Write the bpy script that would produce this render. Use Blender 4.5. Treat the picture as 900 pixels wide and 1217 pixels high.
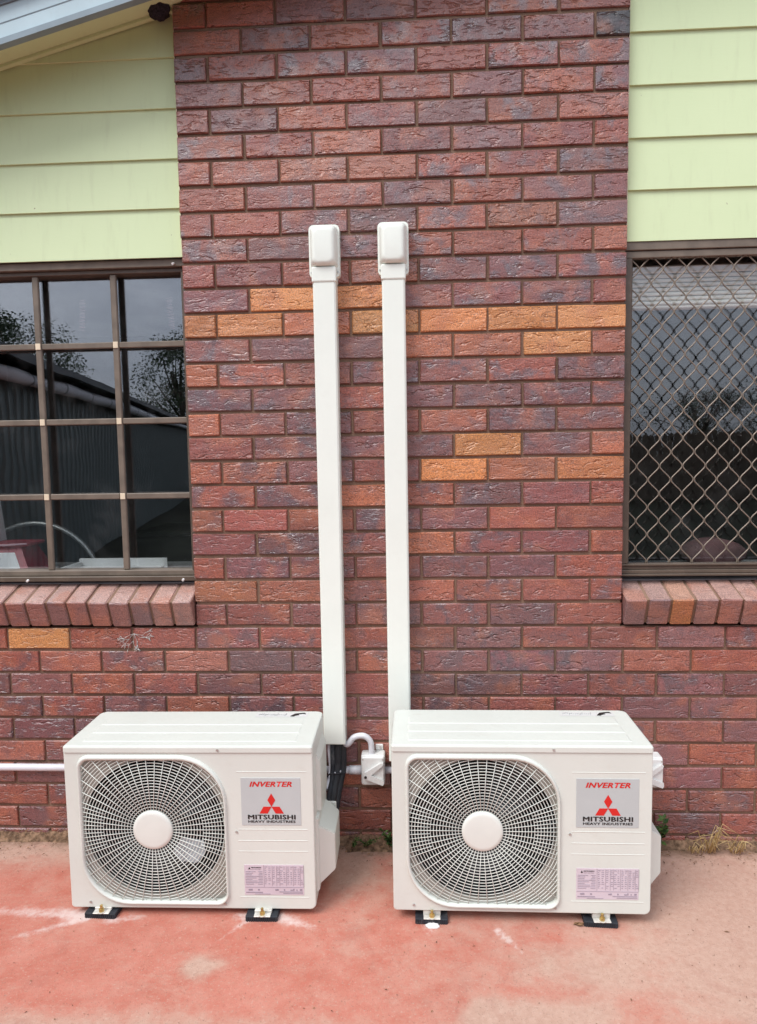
import bpy, bmesh, math, random
from mathutils import Vector, Matrix, noise
R = math.radians
rnd = random.Random(7)
for o in list(bpy.data.objects): bpy.data.objects.remove(o)
S = bpy.context.scene
COL = S.collection

# ------------------------------------------------------------------ camera
CAMP = (0.81999, -2.53141, 1.42782)
YAW, PIT, ROL = 0.05407, -0.08822, -0.01647
def cam_axes():
    cy, sy, cp, sp = math.cos(YAW), math.sin(YAW), math.cos(PIT), math.sin(PIT)
    r = Vector((cy, sy, 0)); f = Vector((-sy*cp, cy*cp, sp)); u = r.cross(f)
    cr, sr = math.cos(ROL), math.sin(ROL)
    return cr*r + sr*u, f, -sr*r + cr*u
cr_, cf_, cu_ = cam_axes()
cd = bpy.data.cameras.new('camera'); cam = bpy.data.objects.new('camera', cd); COL.objects.link(cam)
cam.matrix_world = Matrix(((cr_.x, cu_.x, -cf_.x, CAMP[0]), (cr_.y, cu_.y, -cf_.y, CAMP[1]), (cr_.z, cu_.z, -cf_.z, CAMP[2]), (0, 0, 0, 1)))
cd.sensor_fit = 'VERTICAL'; cd.sensor_height = 24.0; cd.lens = 24.0*840/1217
cd.clip_start = 0.05; cd.clip_end = 2000
S.camera = cam
def pix(x, y, z):
    d = Vector((x, y, z)) - Vector(CAMP); k = d.dot(cf_)
    return 450 + 840*d.dot(cr_)/k, 608.5 - 840*d.dot(cu_)/k

# ------------------------------------------------------------------ world, sun, exposure
SUN_EL, SUN_AZ = R(52), R(-42)       # azimuth measured from -Y (in front of the wall) towards -X when negative
sdir = Vector((math.sin(SUN_AZ)*math.cos(SUN_EL), -math.cos(SUN_AZ)*math.cos(SUN_EL), math.sin(SUN_EL)))
W = bpy.data.worlds.new('World'); S.world = W; W.use_nodes = True
wn, wl = W.node_tree.nodes, W.node_tree.links
bg = wn['Background']; bg.inputs[1].default_value = 0.118
sky = wn.new('ShaderNodeTexSky'); sky.sky_type = 'NISHITA'; sky.sun_disc = False
sky.sun_elevation = SUN_EL; sky.sun_rotation = math.atan2(sdir.x, sdir.y)
sky.dust_density = 2.0; sky.air_density = 1.0
tc = wn.new('ShaderNodeTexCoord'); mp = wn.new('ShaderNodeMapping'); mp.inputs['Scale'].default_value = (1.2, 1.2, 3.4)
wl.new(tc.outputs['Generated'], mp.inputs[0])
cn = wn.new('ShaderNodeTexNoise'); cn.inputs['Scale'].default_value = 1.9; cn.inputs['Detail'].default_value = 7; cn.inputs['Roughness'].default_value = 0.58
wl.new(mp.outputs[0], cn.inputs['Vector'])
cr1 = wn.new('ShaderNodeValToRGB'); cr1.color_ramp.elements[0].position = 0.36; cr1.color_ramp.elements[1].position = 0.66
cr1.color_ramp.elements[0].color = (4.6, 5.0, 5.9, 1); cr1.color_ramp.elements[1].color = (9.6, 10.0, 10.8, 1)
wl.new(cn.outputs['Fac'], cr1.inputs[0])
mxw = wn.new('ShaderNodeMixRGB'); mxw.inputs[0].default_value = 0.86
sx = wn.new('ShaderNodeSeparateXYZ'); wl.new(tc.outputs['Generated'], sx.inputs[0])     # overcast sky: zenith brighter than horizon
gm = wn.new('ShaderNodeMapRange'); wl.new(sx.outputs[2], gm.inputs[0]); gm.inputs[1].default_value = 0.0; gm.inputs[2].default_value = 1.0; gm.inputs[3].default_value = 0.78; gm.inputs[4].default_value = 1.45
gx = wn.new('ShaderNodeMixRGB'); gx.blend_type = 'MULTIPLY'; gx.inputs[0].default_value = 1.0; wl.new(cr1.outputs[0], gx.inputs[1]); wl.new(gm.outputs[0], gx.inputs[2])
wl.new(sky.outputs[0], mxw.inputs[1]); wl.new(gx.outputs[0], mxw.inputs[2]); wl.new(mxw.outputs[0], bg.inputs[0])
sl = bpy.data.lights.new('sun', 'SUN'); sl.energy = 2.1; sl.angle = R(30); sl.color = (1.0, 0.99, 0.965)
so = bpy.data.objects.new('sun', sl); COL.objects.link(so); so.rotation_euler = (-sdir).to_track_quat('-Z', 'Y').to_euler(); so.location = (0, -6, 9)
vs = S.view_settings; vs.view_transform = 'Standard'; vs.look = 'None'; vs.exposure = 0.40; vs.gamma = 1.0; vs.use_curve_mapping = False
S.render.engine = 'CYCLES'

# ------------------------------------------------------------------ materials
class NT:
    def __init__(s, name):
        s.m = bpy.data.materials.new(name); s.m.use_nodes = True
        s.n = s.m.node_tree.nodes; s.l = s.m.node_tree.links
        s.b = s.n['Principled BSDF']; s.out = s.n['Material Output']
    def new(s, t, **kw):
        n = s.n.new(t)
        for k, v in kw.items(): setattr(n, k, v)
        return n
    def link(s, a, b): s.l.new(a, b)
    def pos(s, scale=(1, 1, 1), off=None, obj=False):
        if obj: g = s.new('ShaderNodeTexCoord').outputs['Object']
        else: g = s.new('ShaderNodeNewGeometry').outputs['Position']
        if off is not None:
            a = s.new('ShaderNodeVectorMath', operation='ADD'); s.link(g, a.inputs[0]); s.link(off, a.inputs[1]); g = a.outputs[0]
        m = s.new('ShaderNodeVectorMath', operation='MULTIPLY'); s.link(g, m.inputs[0]); m.inputs[1].default_value = scale
        return m.outputs[0]
    def noise(s, vec, scale, detail=3, rough=0.55, dist=0.0):
        n = s.new('ShaderNodeTexNoise'); s.link(vec, n.inputs['Vector']); n.inputs['Scale'].default_value = scale
        n.inputs['Detail'].default_value = detail; n.inputs['Roughness'].default_value = rough; n.inputs['Distortion'].default_value = dist
        return n.outputs['Fac']
    def math(s, op, a, b=None, c=None):
        n = s.new('ShaderNodeMath', operation=op)
        for i, v in enumerate((a, b, c)):
            if v is None: continue
            if isinstance(v, (int, float)): n.inputs[i].default_value = v
            else: s.link(v, n.inputs[i])
        return n.outputs[0]
    def step(s, v, a, b, lo=0.0, hi=1.0):
        n = s.new('ShaderNodeMapRange', interpolation_type='SMOOTHSTEP'); s.link(v, n.inputs[0])
        for i, x in enumerate((a, b, lo, hi)): n.inputs[i+1].default_value = x
        return n.outputs[0]
    def mix(s, f, a, b, mode='MIX'):
        n = s.new('ShaderNodeMixRGB', blend_type=mode)
        for i, v in enumerate((f, a, b)):
            if isinstance(v, (int, float)): n.inputs[i].default_value = v
            elif isinstance(v, tuple): n.inputs[i].default_value = v if len(v) == 4 else (*v, 1)
            else: s.link(v, n.inputs[i])
        return n.outputs[0]
    def bump(s, h, strength=0.3, dist=0.002, prev=None):
        n = s.new('ShaderNodeBump'); n.inputs['Strength'].default_value = strength; n.inputs['Distance'].default_value = dist
        s.link(h, n.inputs['Height'])
        if prev is not None: s.link(prev, n.inputs['Normal'])
        return n.outputs[0]
    def set(s, col=None, rough=None, spec=None, metal=None, normal=None):
        for k, v in (('Base Color', col), ('Roughness', rough), ('Specular IOR Level', spec), ('Metallic', metal), ('Normal', normal)):
            if v is None: continue
            if isinstance(v, (int, float)): s.b.inputs[k].default_value = v
            elif isinstance(v, tuple): s.b.inputs[k].default_value = (*v[:3], 1)
            else: s.link(v, s.b.inputs[k])
        return s.m

def plain(name, col, rough=0.5, var=0.08, scale=9, spec=0.5, metal=0.0, bump=0.0, bscale=200, dirt=None, dirtamt=0.0):
    t = NT(name); p = t.pos()
    n = t.noise(p, scale, 5)
    c = t.mix(t.step(n, 0.3, 0.7), tuple(x*(1-var) for x in col), tuple(min(1, x*(1+var)) for x in col))
    if dirt:
        d = t.noise(p, 23, 6, 0.65)
        c = t.mix(t.math('MULTIPLY', t.step(d, 0.52, 0.75), dirtamt), c, dirt)
    r = t.math('ADD', t.math('MULTIPLY', t.noise(p, 31, 3), 0.16), rough-0.08)
    nm = t.bump(t.noise(p, bscale, 3), bump, 0.001) if bump else None
    return t.set(c, r, spec, metal, nm)

def brick_mat(name, crease=1.0):
    t = NT(name)
    ab = t.new('ShaderNodeAttribute', attribute_name='bc'); ao = t.new('ShaderNodeAttribute', attribute_name='bo')
    off = t.new('ShaderNodeCombineXYZ'); t.link(ao.outputs['Fac'], off.inputs[0]); t.link(t.math('MULTIPLY', ao.outputs['Fac'], 1.7), off.inputs[2])
    p = t.pos((1, 1, 1), off.outputs[0]); pa = t.pos((1, 1, 3.1), off.outputs[0])
    blot = t.noise(p, 13, 4, 0.6, 0.4)
    amt = ab.outputs['Alpha']
    c = t.mix(t.math('MULTIPLY', t.step(blot, 0.44, 0.62), amt), ab.outputs['Color'], (0.112, 0.064, 0.076))
    warm = t.noise(p, 8.0, 3, 0.5)
    c = t.mix(t.math('MULTIPLY', t.step(warm, 0.50, 0.66), 0.62), c, t.mix(0.7, c, (0.42, 0.145, 0.075)))
    sp = t.noise(p, 260, 4, 0.75)
    c = t.mix(1.0, c, t.mix(t.step(sp, 0.34, 0.66), (0.52, 0.49, 0.50), (1.45, 1.40, 1.36)), 'MULTIPLY')
    c = t.mix(t.math('MULTIPLY', t.step(t.noise(p, 150, 3, 0.7), 0.64, 0.74), 0.55), c, (0.46, 0.31, 0.25))      # grit
    c = t.mix(t.math('MULTIPLY', t.step(t.noise(p, 95, 3, 0.7), 0.66, 0.76), 0.6), c, (0.05, 0.035, 0.04))
    eff = t.noise(p, 34, 6, 0.72)                      # pale chalky bloom, with a shape of its own
    c = t.mix(t.math('MULTIPLY', t.step(eff, 0.58, 0.80), 0.28), c, (0.42, 0.30, 0.27))
    pits = t.noise(p, 120, 3, 0.6)
    # pressed-in wavy creases: contour lines of a stretched noise, broken up by a second one
    wob = t.noise(p, 26, 3, 0.6)
    def crease_lines(sc, seed, w):
        sh = t.new('ShaderNodeVectorMath', operation='ADD'); t.link(pa, sh.inputs[0]); sh.inputs[1].default_value = (seed, seed*2.3, seed*0.7)
        n = t.noise(sh.outputs[0], sc, 2.5, 0.55, 0.35)
        a = t.math('ABSOLUTE', t.math('SUBTRACT', n, 0.5))
        ln = t.step(a, 0.0, w, 1.0, 0.0)
        mk = t.step(t.noise(sh.outputs[0], sc*1.4, 1, 0.5), 0.515, 0.60)
        return t.math('MULTIPLY', ln, mk)
    l1 = crease_lines(9.5, 3.1, 0.046); l2 = crease_lines(16.0, 17.7, 0.055)
    cre = t.math('MAXIMUM', l1, t.math('MULTIPLY', l2, 0.55))
    cre = t.math('MULTIPLY', cre, t.math('ADD', 0.35, t.math('FRACT', t.math('MULTIPLY', ao.outputs['Fac'], 7.31))))     # some bricks deeply creased, some nearly plain
    slab = t.noise(pa, 14, 3, 0.5)
    h = t.math('ADD', t.math('MULTIPLY', cre, -1.0*crease), t.math('MULTIPLY', slab, 0.75))
    h = t.math('ADD', h, t.math('MULTIPLY', t.step(pits, 0.3, 0.5), 0.10))
    h = t.math('ADD', h, t.math('MULTIPLY', sp, 0.30))
    nm = t.bump(h, 1.0, 0.0040)
    rg = t.math('ADD', t.math('MULTIPLY', t.noise(p, 45, 3), 0.22), 0.36)
    gz = t.math('MULTIPLY', t.step(blot, 0.44, 0.62), amt)      # the purple flashing is a glaze: glossier than the red body
    t.link(t.math('ADD', 0.30, t.math('MULTIPLY', gz, 0.6)), t.b.inputs['Coat Weight']); t.link(t.math('SUBTRACT', 0.32, t.math('MULTIPLY', gz, 0.08)), t.b.inputs['Coat Roughness']); t.b.inputs['Coat IOR'].default_value = 1.85; t.link(nm, t.b.inputs['Coat Normal'])
    return t.set(c, rg, 0.6, None, nm)

def mortar_mat():
    t = NT('mortar'); p = t.pos()
    c = t.mix(t.noise(p, 6, 5, 0.6), (0.14, 0.080, 0.056), (0.33, 0.215, 0.150))
    c = t.mix(t.math('MULTIPLY', t.step(t.noise(p, 300, 2), 0.55, 0.7), 0.35), c, (0.40, 0.28, 0.20))
    return t.set(c, 0.9, 0.2, None, t.bump(t.noise(p, 160, 5, 0.7), 0.7, 0.004))

def concrete_mat():
    t = NT('red_concrete'); p = t.pos()
    at = t.new('ShaderNodeAttribute', attribute_name='wear'); sep = t.new('ShaderNodeSeparateColor'); t.link(at.outputs['Color'], sep.inputs[0])
    dust, tan, dirt = sep.outputs[0], sep.outputs[1], sep.outputs[2]
    n1 = t.noise(p, 2.6, 7, 0.62, 0.3); n2 = t.noise(p, 9, 8, 0.7); n3 = t.noise(p, 55, 6, 0.7); n4 = t.noise(p, 260, 3, 0.6)
    red = t.mix(t.step(n2, 0.3, 0.7), (0.46, 0.142, 0.098), (0.54, 0.215, 0.160))
    red = t.mix(t.math('MULTIPLY', t.step(n3, 0.42, 0.72), 0.55), red, (0.47, 0.21, 0.15))
    tn = t.mix(t.step(n3, 0.3, 0.7), (0.45, 0.290, 0.222), (0.52, 0.355, 0.280))
    w = t.math('ADD', t.math('ADD', tan, t.math('MULTIPLY', t.math('SUBTRACT', n1, 0.5), 1.7)), t.math('MULTIPLY', t.math('SUBTRACT', n2, 0.5), 1.3))
    c = t.mix(t.step(w, 0.05, 1.05, 0.0, 0.9), red, tn)
    sc = t.noise(t.pos((1, 2.6, 1)), 7, 6, 0.7, 0.6)
    c = t.mix(t.math('MULTIPLY', t.step(sc, 0.52, 0.74), 0.38), c, (0.52, 0.34, 0.265))
    c = t.mix(t.math('MULTIPLY', t.step(t.noise(p, 4.2, 6, 0.65, 0.8), 0.53, 0.72), 0.30), c, (0.30, 0.10, 0.075))
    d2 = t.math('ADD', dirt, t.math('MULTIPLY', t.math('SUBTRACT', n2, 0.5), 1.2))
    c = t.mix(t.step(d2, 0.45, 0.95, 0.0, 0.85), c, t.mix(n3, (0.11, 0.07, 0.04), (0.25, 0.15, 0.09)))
    c = t.mix(t.math('MULTIPLY', t.step(n4, 0.58, 0.72), 0.6), c, (0.14, 0.075, 0.055))
    c = t.mix(t.math('MULTIPLY', t.step(t.noise(p, 130, 4, 0.7), 0.56, 0.70), 0.4), c, (0.62, 0.46, 0.38))
    du = t.math('ADD', dust, t.math('ADD', t.math('MULTIPLY', t.math('SUBTRACT', n2, 0.55), 1.6), t.math('MULTIPLY', t.math('SUBTRACT', n3, 0.5), 0.9)))
    du = t.math('MULTIPLY', t.step(du, 0.10, 0.95), t.step(dust, 0.0, 0.5))
    c = t.mix(t.math('MULTIPLY', du, 0.62), c, (0.74, 0.68, 0.64))
    ck = t.step(t.math('ABSOLUTE', t.math('SUBTRACT', t.noise(p, 1.7, 6, 0.6, 0.5), 0.5)), 0.0, 0.0035, 1.0, 0.0)
    ck = t.math('MULTIPLY', ck, t.step(n1, 0.46, 0.56))
    c = t.mix(t.math('MULTIPLY', ck, 0.14), c, (0.16, 0.07, 0.05))
    h = t.math('SUBTRACT', t.math('ADD', t.math('MULTIPLY', n3, 0.7), t.math('MULTIPLY', n4, 0.5)), t.math('MULTIPLY', ck, 0.25))
    return t.set(c, t.math('ADD', 0.55, t.math('MULTIPLY', n2, 0.3)), 0.35, None, t.bump(h, 0.55, 0.003))

def siding_mat():
    t = NT('green_paint'); p = t.pos()
    c = t.mix(t.noise(p, 2.2, 5, 0.6), (0.60, 0.705, 0.425), (0.675, 0.77, 0.485))
    st = t.noise(t.pos((7, 7, 1.1)), 4, 5, 0.65)
    c = t.mix(t.math('MULTIPLY', t.step(st, 0.5, 0.78), 0.16), c, (0.36, 0.38, 0.22))
    fl = t.noise(p, 46, 2, 0.5)
    c = t.mix(t.step(fl, 0.765, 0.80), c, (0.28, 0.26, 0.16))
    pl = t.noise(t.pos((1, 1, 5)), 30, 4, 0.6)
    return t.set(c, 0.52, 0.4, None, t.bump(pl, 0.12, 0.002))

def glass_mat(name='window_glass', r0=0.165):
    t = NT(name); p = t.pos()
    tr = t.new('ShaderNodeBsdfTransparent'); tr.inputs[0].default_value = (0.93, 0.95, 0.955, 1)
    gl = t.new('ShaderNodeBsdfGlossy'); gl.inputs['Roughness'].default_value = 0.0; gl.inputs[0].default_value = (0.93, 0.95, 1.0, 1)
    wv = t.noise(p, 3.0, 2, 0.5); nm = t.bump(wv, 0.08, 0.01); t.link(nm, gl.inputs['Normal'])
    ge = t.new('ShaderNodeNewGeometry'); dt = t.new('ShaderNodeVectorMath', operation='DOT_PRODUCT'); t.link(ge.outputs['Normal'], dt.inputs[0]); t.link(ge.outputs['Incoming'], dt.inputs[1])
    oc = t.math('SUBTRACT', 1.0, t.math('ABSOLUTE', dt.outputs['Value'])); f = t.math('ADD', r0, t.math('MULTIPLY', t.math('POWER', oc, 5.0), 0.85))
    mx = t.new('ShaderNodeMixShader'); t.link(f, mx.inputs[0]); t.link(tr.outputs[0], mx.inputs[1]); t.link(gl.outputs[0], mx.inputs[2])
    df = t.new('ShaderNodeBsdfDiffuse'); df.inputs[0].default_value = (0.5, 0.5, 0.5, 1)
    sm = t.noise(t.pos((1, 1, 1)), 7, 6, 0.7); sp = t.noise(p, 130, 2, 0.5)
    dd = t.math('ADD', t.math('MULTIPLY', t.step(sm, 0.5, 0.8), 0.035), t.math('MULTIPLY', t.step(sp, 0.72, 0.78), 0.25))
    m2 = t.new('ShaderNodeMixShader'); t.link(dd, m2.inputs[0]); t.link(mx.outputs[0], m2.inputs[1]); t.link(df.outputs[0], m2.inputs[2])
    t.link(m2.outputs[0], t.out.inputs[0]); return t.m

def leaf_mat(name, c1, c2):
    t = NT(name); oi = t.new('ShaderNodeNewGeometry'); c = t.mix(oi.outputs['Random Per Island'], c1, c2)
    return t.set(c, 0.6, 0.3)

M = {}
M['brick'] = brick_mat('fired_brick'); M['sill_brick'] = brick_mat('sill_brick', 0.35)
M['mortar'] = mortar_mat(); M['concrete'] = concrete_mat(); M['siding'] = siding_mat(); M['glass'] = glass_mat(); M['glass_plain'] = glass_mat('plain_glass', 0.085)
M['bronze'] = plain('bronze_aluminium', (0.105, 0.078, 0.058), 0.42, 0.14, 14, 0.5, 0.0, 0.1, 300, (0.26, 0.20, 0.15), 0.3)
M['bronze_light'] = plain('weathered_bronze', (0.165, 0.130, 0.10), 0.5, 0.15, 18, 0.5, 0.0, 0.1, 300)
M['clip'] = plain('cream_plastic', (0.72, 0.60, 0.44), 0.5, 0.1)
M['ac'] = plain('ivory_enamel', (0.645, 0.672, 0.618), 0.36, 0.03, 3, 0.5, 0.0, 0.05, 500, (0.52, 0.47, 0.39), 0.16)
M['guard'] = plain('ivory_wire', (0.70, 0.725, 0.67), 0.42, 0.03)
M['pvc'] = plain('white_pvc', (0.80, 0.835, 0.765), 0.38, 0.02, 4, 0.5, 0.0, 0.03, 300, (0.62, 0.60, 0.54), 0.08)
M['greypvc'] = plain('grey_pvc', (0.66, 0.66, 0.70), 0.4, 0.05)
M['isolator'] = plain('white_plastic', (0.72, 0.72, 0.70), 0.4, 0.05, 30, 0.5, 0, 0, 200, (0.42, 0.38, 0.33), 0.35)
M['black'] = plain('black_foam', (0.022, 0.023, 0.027), 0.6, 0.3, 20, 0.4, 0, 0.3, 90)
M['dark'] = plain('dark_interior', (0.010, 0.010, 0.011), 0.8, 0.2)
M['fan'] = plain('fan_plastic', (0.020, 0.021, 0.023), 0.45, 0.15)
M['plate'] = plain('bellmouth_steel', (0.34, 0.325, 0.285), 0.5, 0.06)
M['rubber'] = plain('rubber_pad', (0.022, 0.025, 0.032), 0.7, 0.3, 30, 0.4, 0, 0.4, 260, (0.30, 0.29, 0.28), 0.35)
M['zinc'] = plain('zinc_plate', (0.62, 0.60, 0.55), 0.45, 0.15, 60, 0.5, 0.15, 0.1, 300, (0.30, 0.28, 0.24), 0.5)
M['brass'] = plain('yellow_zinc', (0.50, 0.37, 0.14), 0.35, 0.2, 60, 0.5, 0.7)
M['silver'] = plain('silver_label', (0.475, 0.505, 0.50), 0.42, 0.03, 8, 0.5, 0.0)
M['red'] = plain('red_print', (0.60, 0.018, 0.014), 0.4, 0.05)
M['blackprint'] = plain('black_print', (0.012, 0.012, 0.012), 0.4, 0.05)
M['lilac'] = plain('lilac_label', (0.60, 0.515, 0.565), 0.45, 0.03)
M['greyprint'] = plain('grey_print', (0.30, 0.25, 0.30), 0.5, 0.1)
M['paleprint'] = plain('pale_print', (0.64, 0.64, 0.62), 0.5, 0.03)
M['bluepatch'] = plain('pale_blue_glint', (0.50, 0.58, 0.62), 0.3, 0.2, 40)  # colour of the light painted on a fan blade
M['barge'] = plain('pale_blue_steel', (0.47, 0.60, 0.65), 0.32, 0.05, 5, 0.5, 0, 0, 200, (0.30, 0.35, 0.36), 0.2)
M['cap'] = plain('white_blue_steel', (0.66, 0.72, 0.74), 0.3, 0.04)
M['shadow_steel'] = plain('shadow_line_steel', (0.20, 0.26, 0.30), 0.45, 0.1)  # darkened barge steel for the painted shadow lines
M['dark_lump'] = plain('rough_dark', (0.028, 0.024, 0.034), 0.85, 0.5, 160, 0.2, 0, 1.0, 160)
M['flash'] = plain('grey_flashing', (0.21, 0.22, 0.24), 0.5, 0.15, 12, 0.5, 0.2)
M['grille'] = plain('grille_bronze', (0.200, 0.160, 0.125), 0.38, 0.12, 30, 0.6, 0.25)
M['wall_in'] = plain('interior_paint', (0.21, 0.21, 0.205), 0.8, 0.1, 2)
M['floor_in'] = plain('interior_carpet', (0.10, 0.085, 0.075), 0.9, 0.2, 30)
M['soil'] = plain('brown_soil', (0.20, 0.125, 0.08), 0.95, 0.55, 55, 0.1, 0, 1.0, 170, (0.075, 0.045, 0.028), 0.8)
M['grass'] = plain('lawn', (0.024, 0.026, 0.017), 0.9, 0.5, 1.2, 0.1, 0, 0.8, 40, (0.050, 0.043, 0.030), 0.7)
M['leaf'] = leaf_mat('weed_leaf', (0.025, 0.06, 0.015), (0.09, 0.15, 0.035))
M['tree_leaf'] = leaf_mat('tree_leaf', (0.016, 0.035, 0.012), (0.055, 0.085, 0.03))
M['straw'] = leaf_mat('dry_grass', (0.42, 0.28, 0.11), (0.62, 0.47, 0.24))
M['litter'] = leaf_mat('dry_litter', (0.08, 0.035, 0.018), (0.28, 0.16, 0.08))
M['bark'] = plain('bark', (0.09, 0.065, 0.048), 0.9, 0.3, 20, 0.2, 0, 0.8, 60)
M['shed'] = plain('shed_green_steel', (0.11, 0.13, 0.125), 0.5, 0.08, 2)
M['shed_roof'] = plain('shed_dark_roof', (0.045, 0.05, 0.055), 0.55, 0.1, 2)
M['timber'] = plain('fence_timber', (0.15, 0.115, 0.085), 0.8, 0.25, 3, 0.3, 0, 0.5, 40)
M['maroon'] = plain('maroon_card', (0.34, 0.025, 0.045), 0.4, 0.15, 20)
M['card'] = plain('pale_card', (0.84, 0.83, 0.81), 0.55, 0.06)
M['pinkish'] = plain('pink_print', (0.62, 0.40, 0.44), 0.5, 0.1)
M['blind'] = plain('ivory_blind', (0.90, 0.85, 0.74), 0.6, 0.05)
M['cloth'] = plain('dusky_cloth', (0.13, 0.058, 0.058), 0.85, 0.3, 12)
M['chrome'] = plain('grey_steel', (0.5, 0.5, 0.48), 0.35, 0.1, 20, 0.5, 0.6)

# ------------------------------------------------------------------ mesh helpers
def link(name, me, mat=None, parent=None, loc=None, rz=None):
    o = bpy.data.objects.new(name, me)
    COL.objects.link(o)
    if me is not None and mat is not None and not me.materials: me.materials.append(mat)
    if loc is not None: o.location = loc
    if rz is not None: o.rotation_euler = (0, 0, rz)
    if parent is not None: o.parent = parent
    return o
def tag(o, label=None, cat=None, group=None, kind=None):
    if label: o['label'] = label
    if cat: o['category'] = cat
    if group: o['group'] = group
    if kind: o['kind'] = kind
    return o
def thing(name, label, cat, loc=(0, 0, 0), rz=0.0, group=None):
    return tag(link(name, None, None, None, loc, rz), label, cat, group)
def copy_tree(o, parent=None):
    c = o.copy(); COL.objects.link(c)
    if parent is not None: c.parent = parent
    for ch in list(o.children): copy_tree(ch, c)
    return c
class MB:
    def __init__(s): s.v = []; s.f = []; s.sm = []
    def add(s, vs, fs, smooth=False):
        b = len(s.v); s.v += [tuple(v) for v in vs]; s.f += [tuple(i+b for i in f) for f in fs]; s.sm += [smooth]*len(fs); return s
    def box(s, a, b):
        x0, y0, z0 = a; x1, y1, z1 = b
        return s.add([(x0,y0,z0),(x1,y0,z0),(x1,y1,z0),(x0,y1,z0),(x0,y0,z1),(x1,y0,z1),(x1,y1,z1),(x0,y1,z1)],
                     [(0,3,2,1),(4,5,6,7),(0,1,5,4),(1,2,6,5),(2,3,7,6),(3,0,4,7)])
    def bbox(s, a, b, r=0.004, seg=2):
        bm = bmesh.new(); bmesh.ops.create_cube(bm, size=1)
        for v in bm.verts:
            v.co = Vector([(a[i]+b[i])/2 + v.co[i]*(b[i]-a[i]) for i in range(3)])
        bmesh.ops.bevel(bm, geom=list(bm.edges), offset=r, segments=seg, affect='EDGES', profile=0.5, clamp_overlap=True)
        return s.bm(bm)
    def bm(s, bm, smooth=False):
        bm.verts.index_update(); s.add([v.co[:] for v in bm.verts], [[v.index for v in f.verts] for f in bm.faces], smooth); bm.free(); return s
    def tube(s, pts, r, n=8, closed=False, caps=True, smooth=True):
        pts = [Vector(p) for p in pts]; N = len(pts); rr = r if isinstance(r, (list, tuple)) else [r]*N
        vs = []; prev = None
        for i, p in enumerate(pts):
            d = (pts[(i+1) % N]-pts[i-1]) if closed else (pts[min(i+1, N-1)]-pts[max(i-1, 0)])
            d.normalize()
            up = prev if prev is not None else (Vector((0, 0, 1)) if abs(d.z) < 0.9 else Vector((0, 1, 0)))
            a = up - d*up.dot(d); a.normalize(); b = d.cross(a); prev = a
            for k in range(n):
                t = 2*math.pi*k/n + math.pi/n; vs.append(p + rr[i]*(a*math.cos(t)+b*math.sin(t)))
        fs = []
        for i in range(N if closed else N-1):
            j = (i+1) % N
            for k in range(n): fs.append((i*n+k, i*n+(k+1) % n, j*n+(k+1) % n, j*n+k))
        s.add(vs, fs, smooth)
        if caps and not closed:
            b = len(s.v)-len(vs); s.f += [tuple(b+k for k in reversed(range(n))), tuple(b+(N-1)*n+k for k in range(n))]; s.sm += [False, False]
        return s
    def prism(s, poly, y0, y1, axis='y'):
        n = len(poly)
        mk = {'y': lambda a, b, c: (a, c, b), 'x': lambda a, b, c: (c, a, b), 'z': lambda a, b, c: (a, b, c)}[axis]
        vs = [mk(a, b, y0) for a, b in poly] + [mk(a, b, y1) for a, b in poly]
        fs = [tuple(range(n)), tuple(reversed(range(n, 2*n)))] + [(i, n+i, n+(i+1) % n, (i+1) % n) for i in range(n)]
        return s.add(vs, fs)
    def mesh(s, name):
        me = bpy.data.meshes.new(name); me.from_pydata(s.v, [], s.f)
        me.polygons.foreach_set('use_smooth', s.sm)
        bm = bmesh.new(); bm.from_mesh(me); bmesh.ops.recalc_face_normals(bm, faces=bm.faces); bm.to_mesh(bm and me); bm.free()
        me.update(); return me
    def build(s, name, mat, parent=None, loc=None, rz=None): return link(name, s.mesh(name), mat, parent, loc, rz)

def text_mesh(txt, width, height, shear=0.0, bold=0.0, heavy=0.0):
    cu = bpy.data.curves.new('lettering', 'FONT'); cu.body = txt; cu.size = 1.0; cu.shear = shear; cu.offset = bold; cu.resolution_u = 2
    cu.space_character = 1.06
    ob = bpy.data.objects.new('lettering', cu); COL.objects.link(ob)
    bpy.context.view_layer.update()
    me = bpy.data.meshes.new_from_object(ob.evaluated_get(bpy.context.evaluated_depsgraph_get()))
    bpy.data.objects.remove(ob); bpy.data.curves.remove(cu)
    xs = [v.co.x for v in me.vertices]; ys = [v.co.y for v in me.vertices]
    x0, x1, y0, y1 = min(xs), max(xs), min(ys), max(ys)
    for v in me.vertices:
        v.co = ((v.co.x-x0)/(x1-x0)*width, 0.0, (v.co.y-y0)/(y1-y0)*height)
    bm = bmesh.new(); bm.from_mesh(me)
    for q in range(4 if heavy else 0):        # heavier strokes: slightly shifted layers of the same letters
        dp = bmesh.ops.duplicate(bm, geom=[f for f in bm.faces][:len(me.polygons)])
        for v in [g_ for g_ in dp['geom'] if isinstance(g_, bmesh.types.BMVert)]: v.co += Vector((heavy*(-1, 1, -.5, .5)[q], .00004*(q+1), heavy*.45*(0, 0, 1, -1)[q]))
    bmesh.ops.recalc_face_normals(bm, faces=bm.faces)
    for f in bm.faces:
        if f.normal.y > 0: f.normal_flip()
    bm.to_mesh(me); bm.free(); me.materials.clear(); return me

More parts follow.
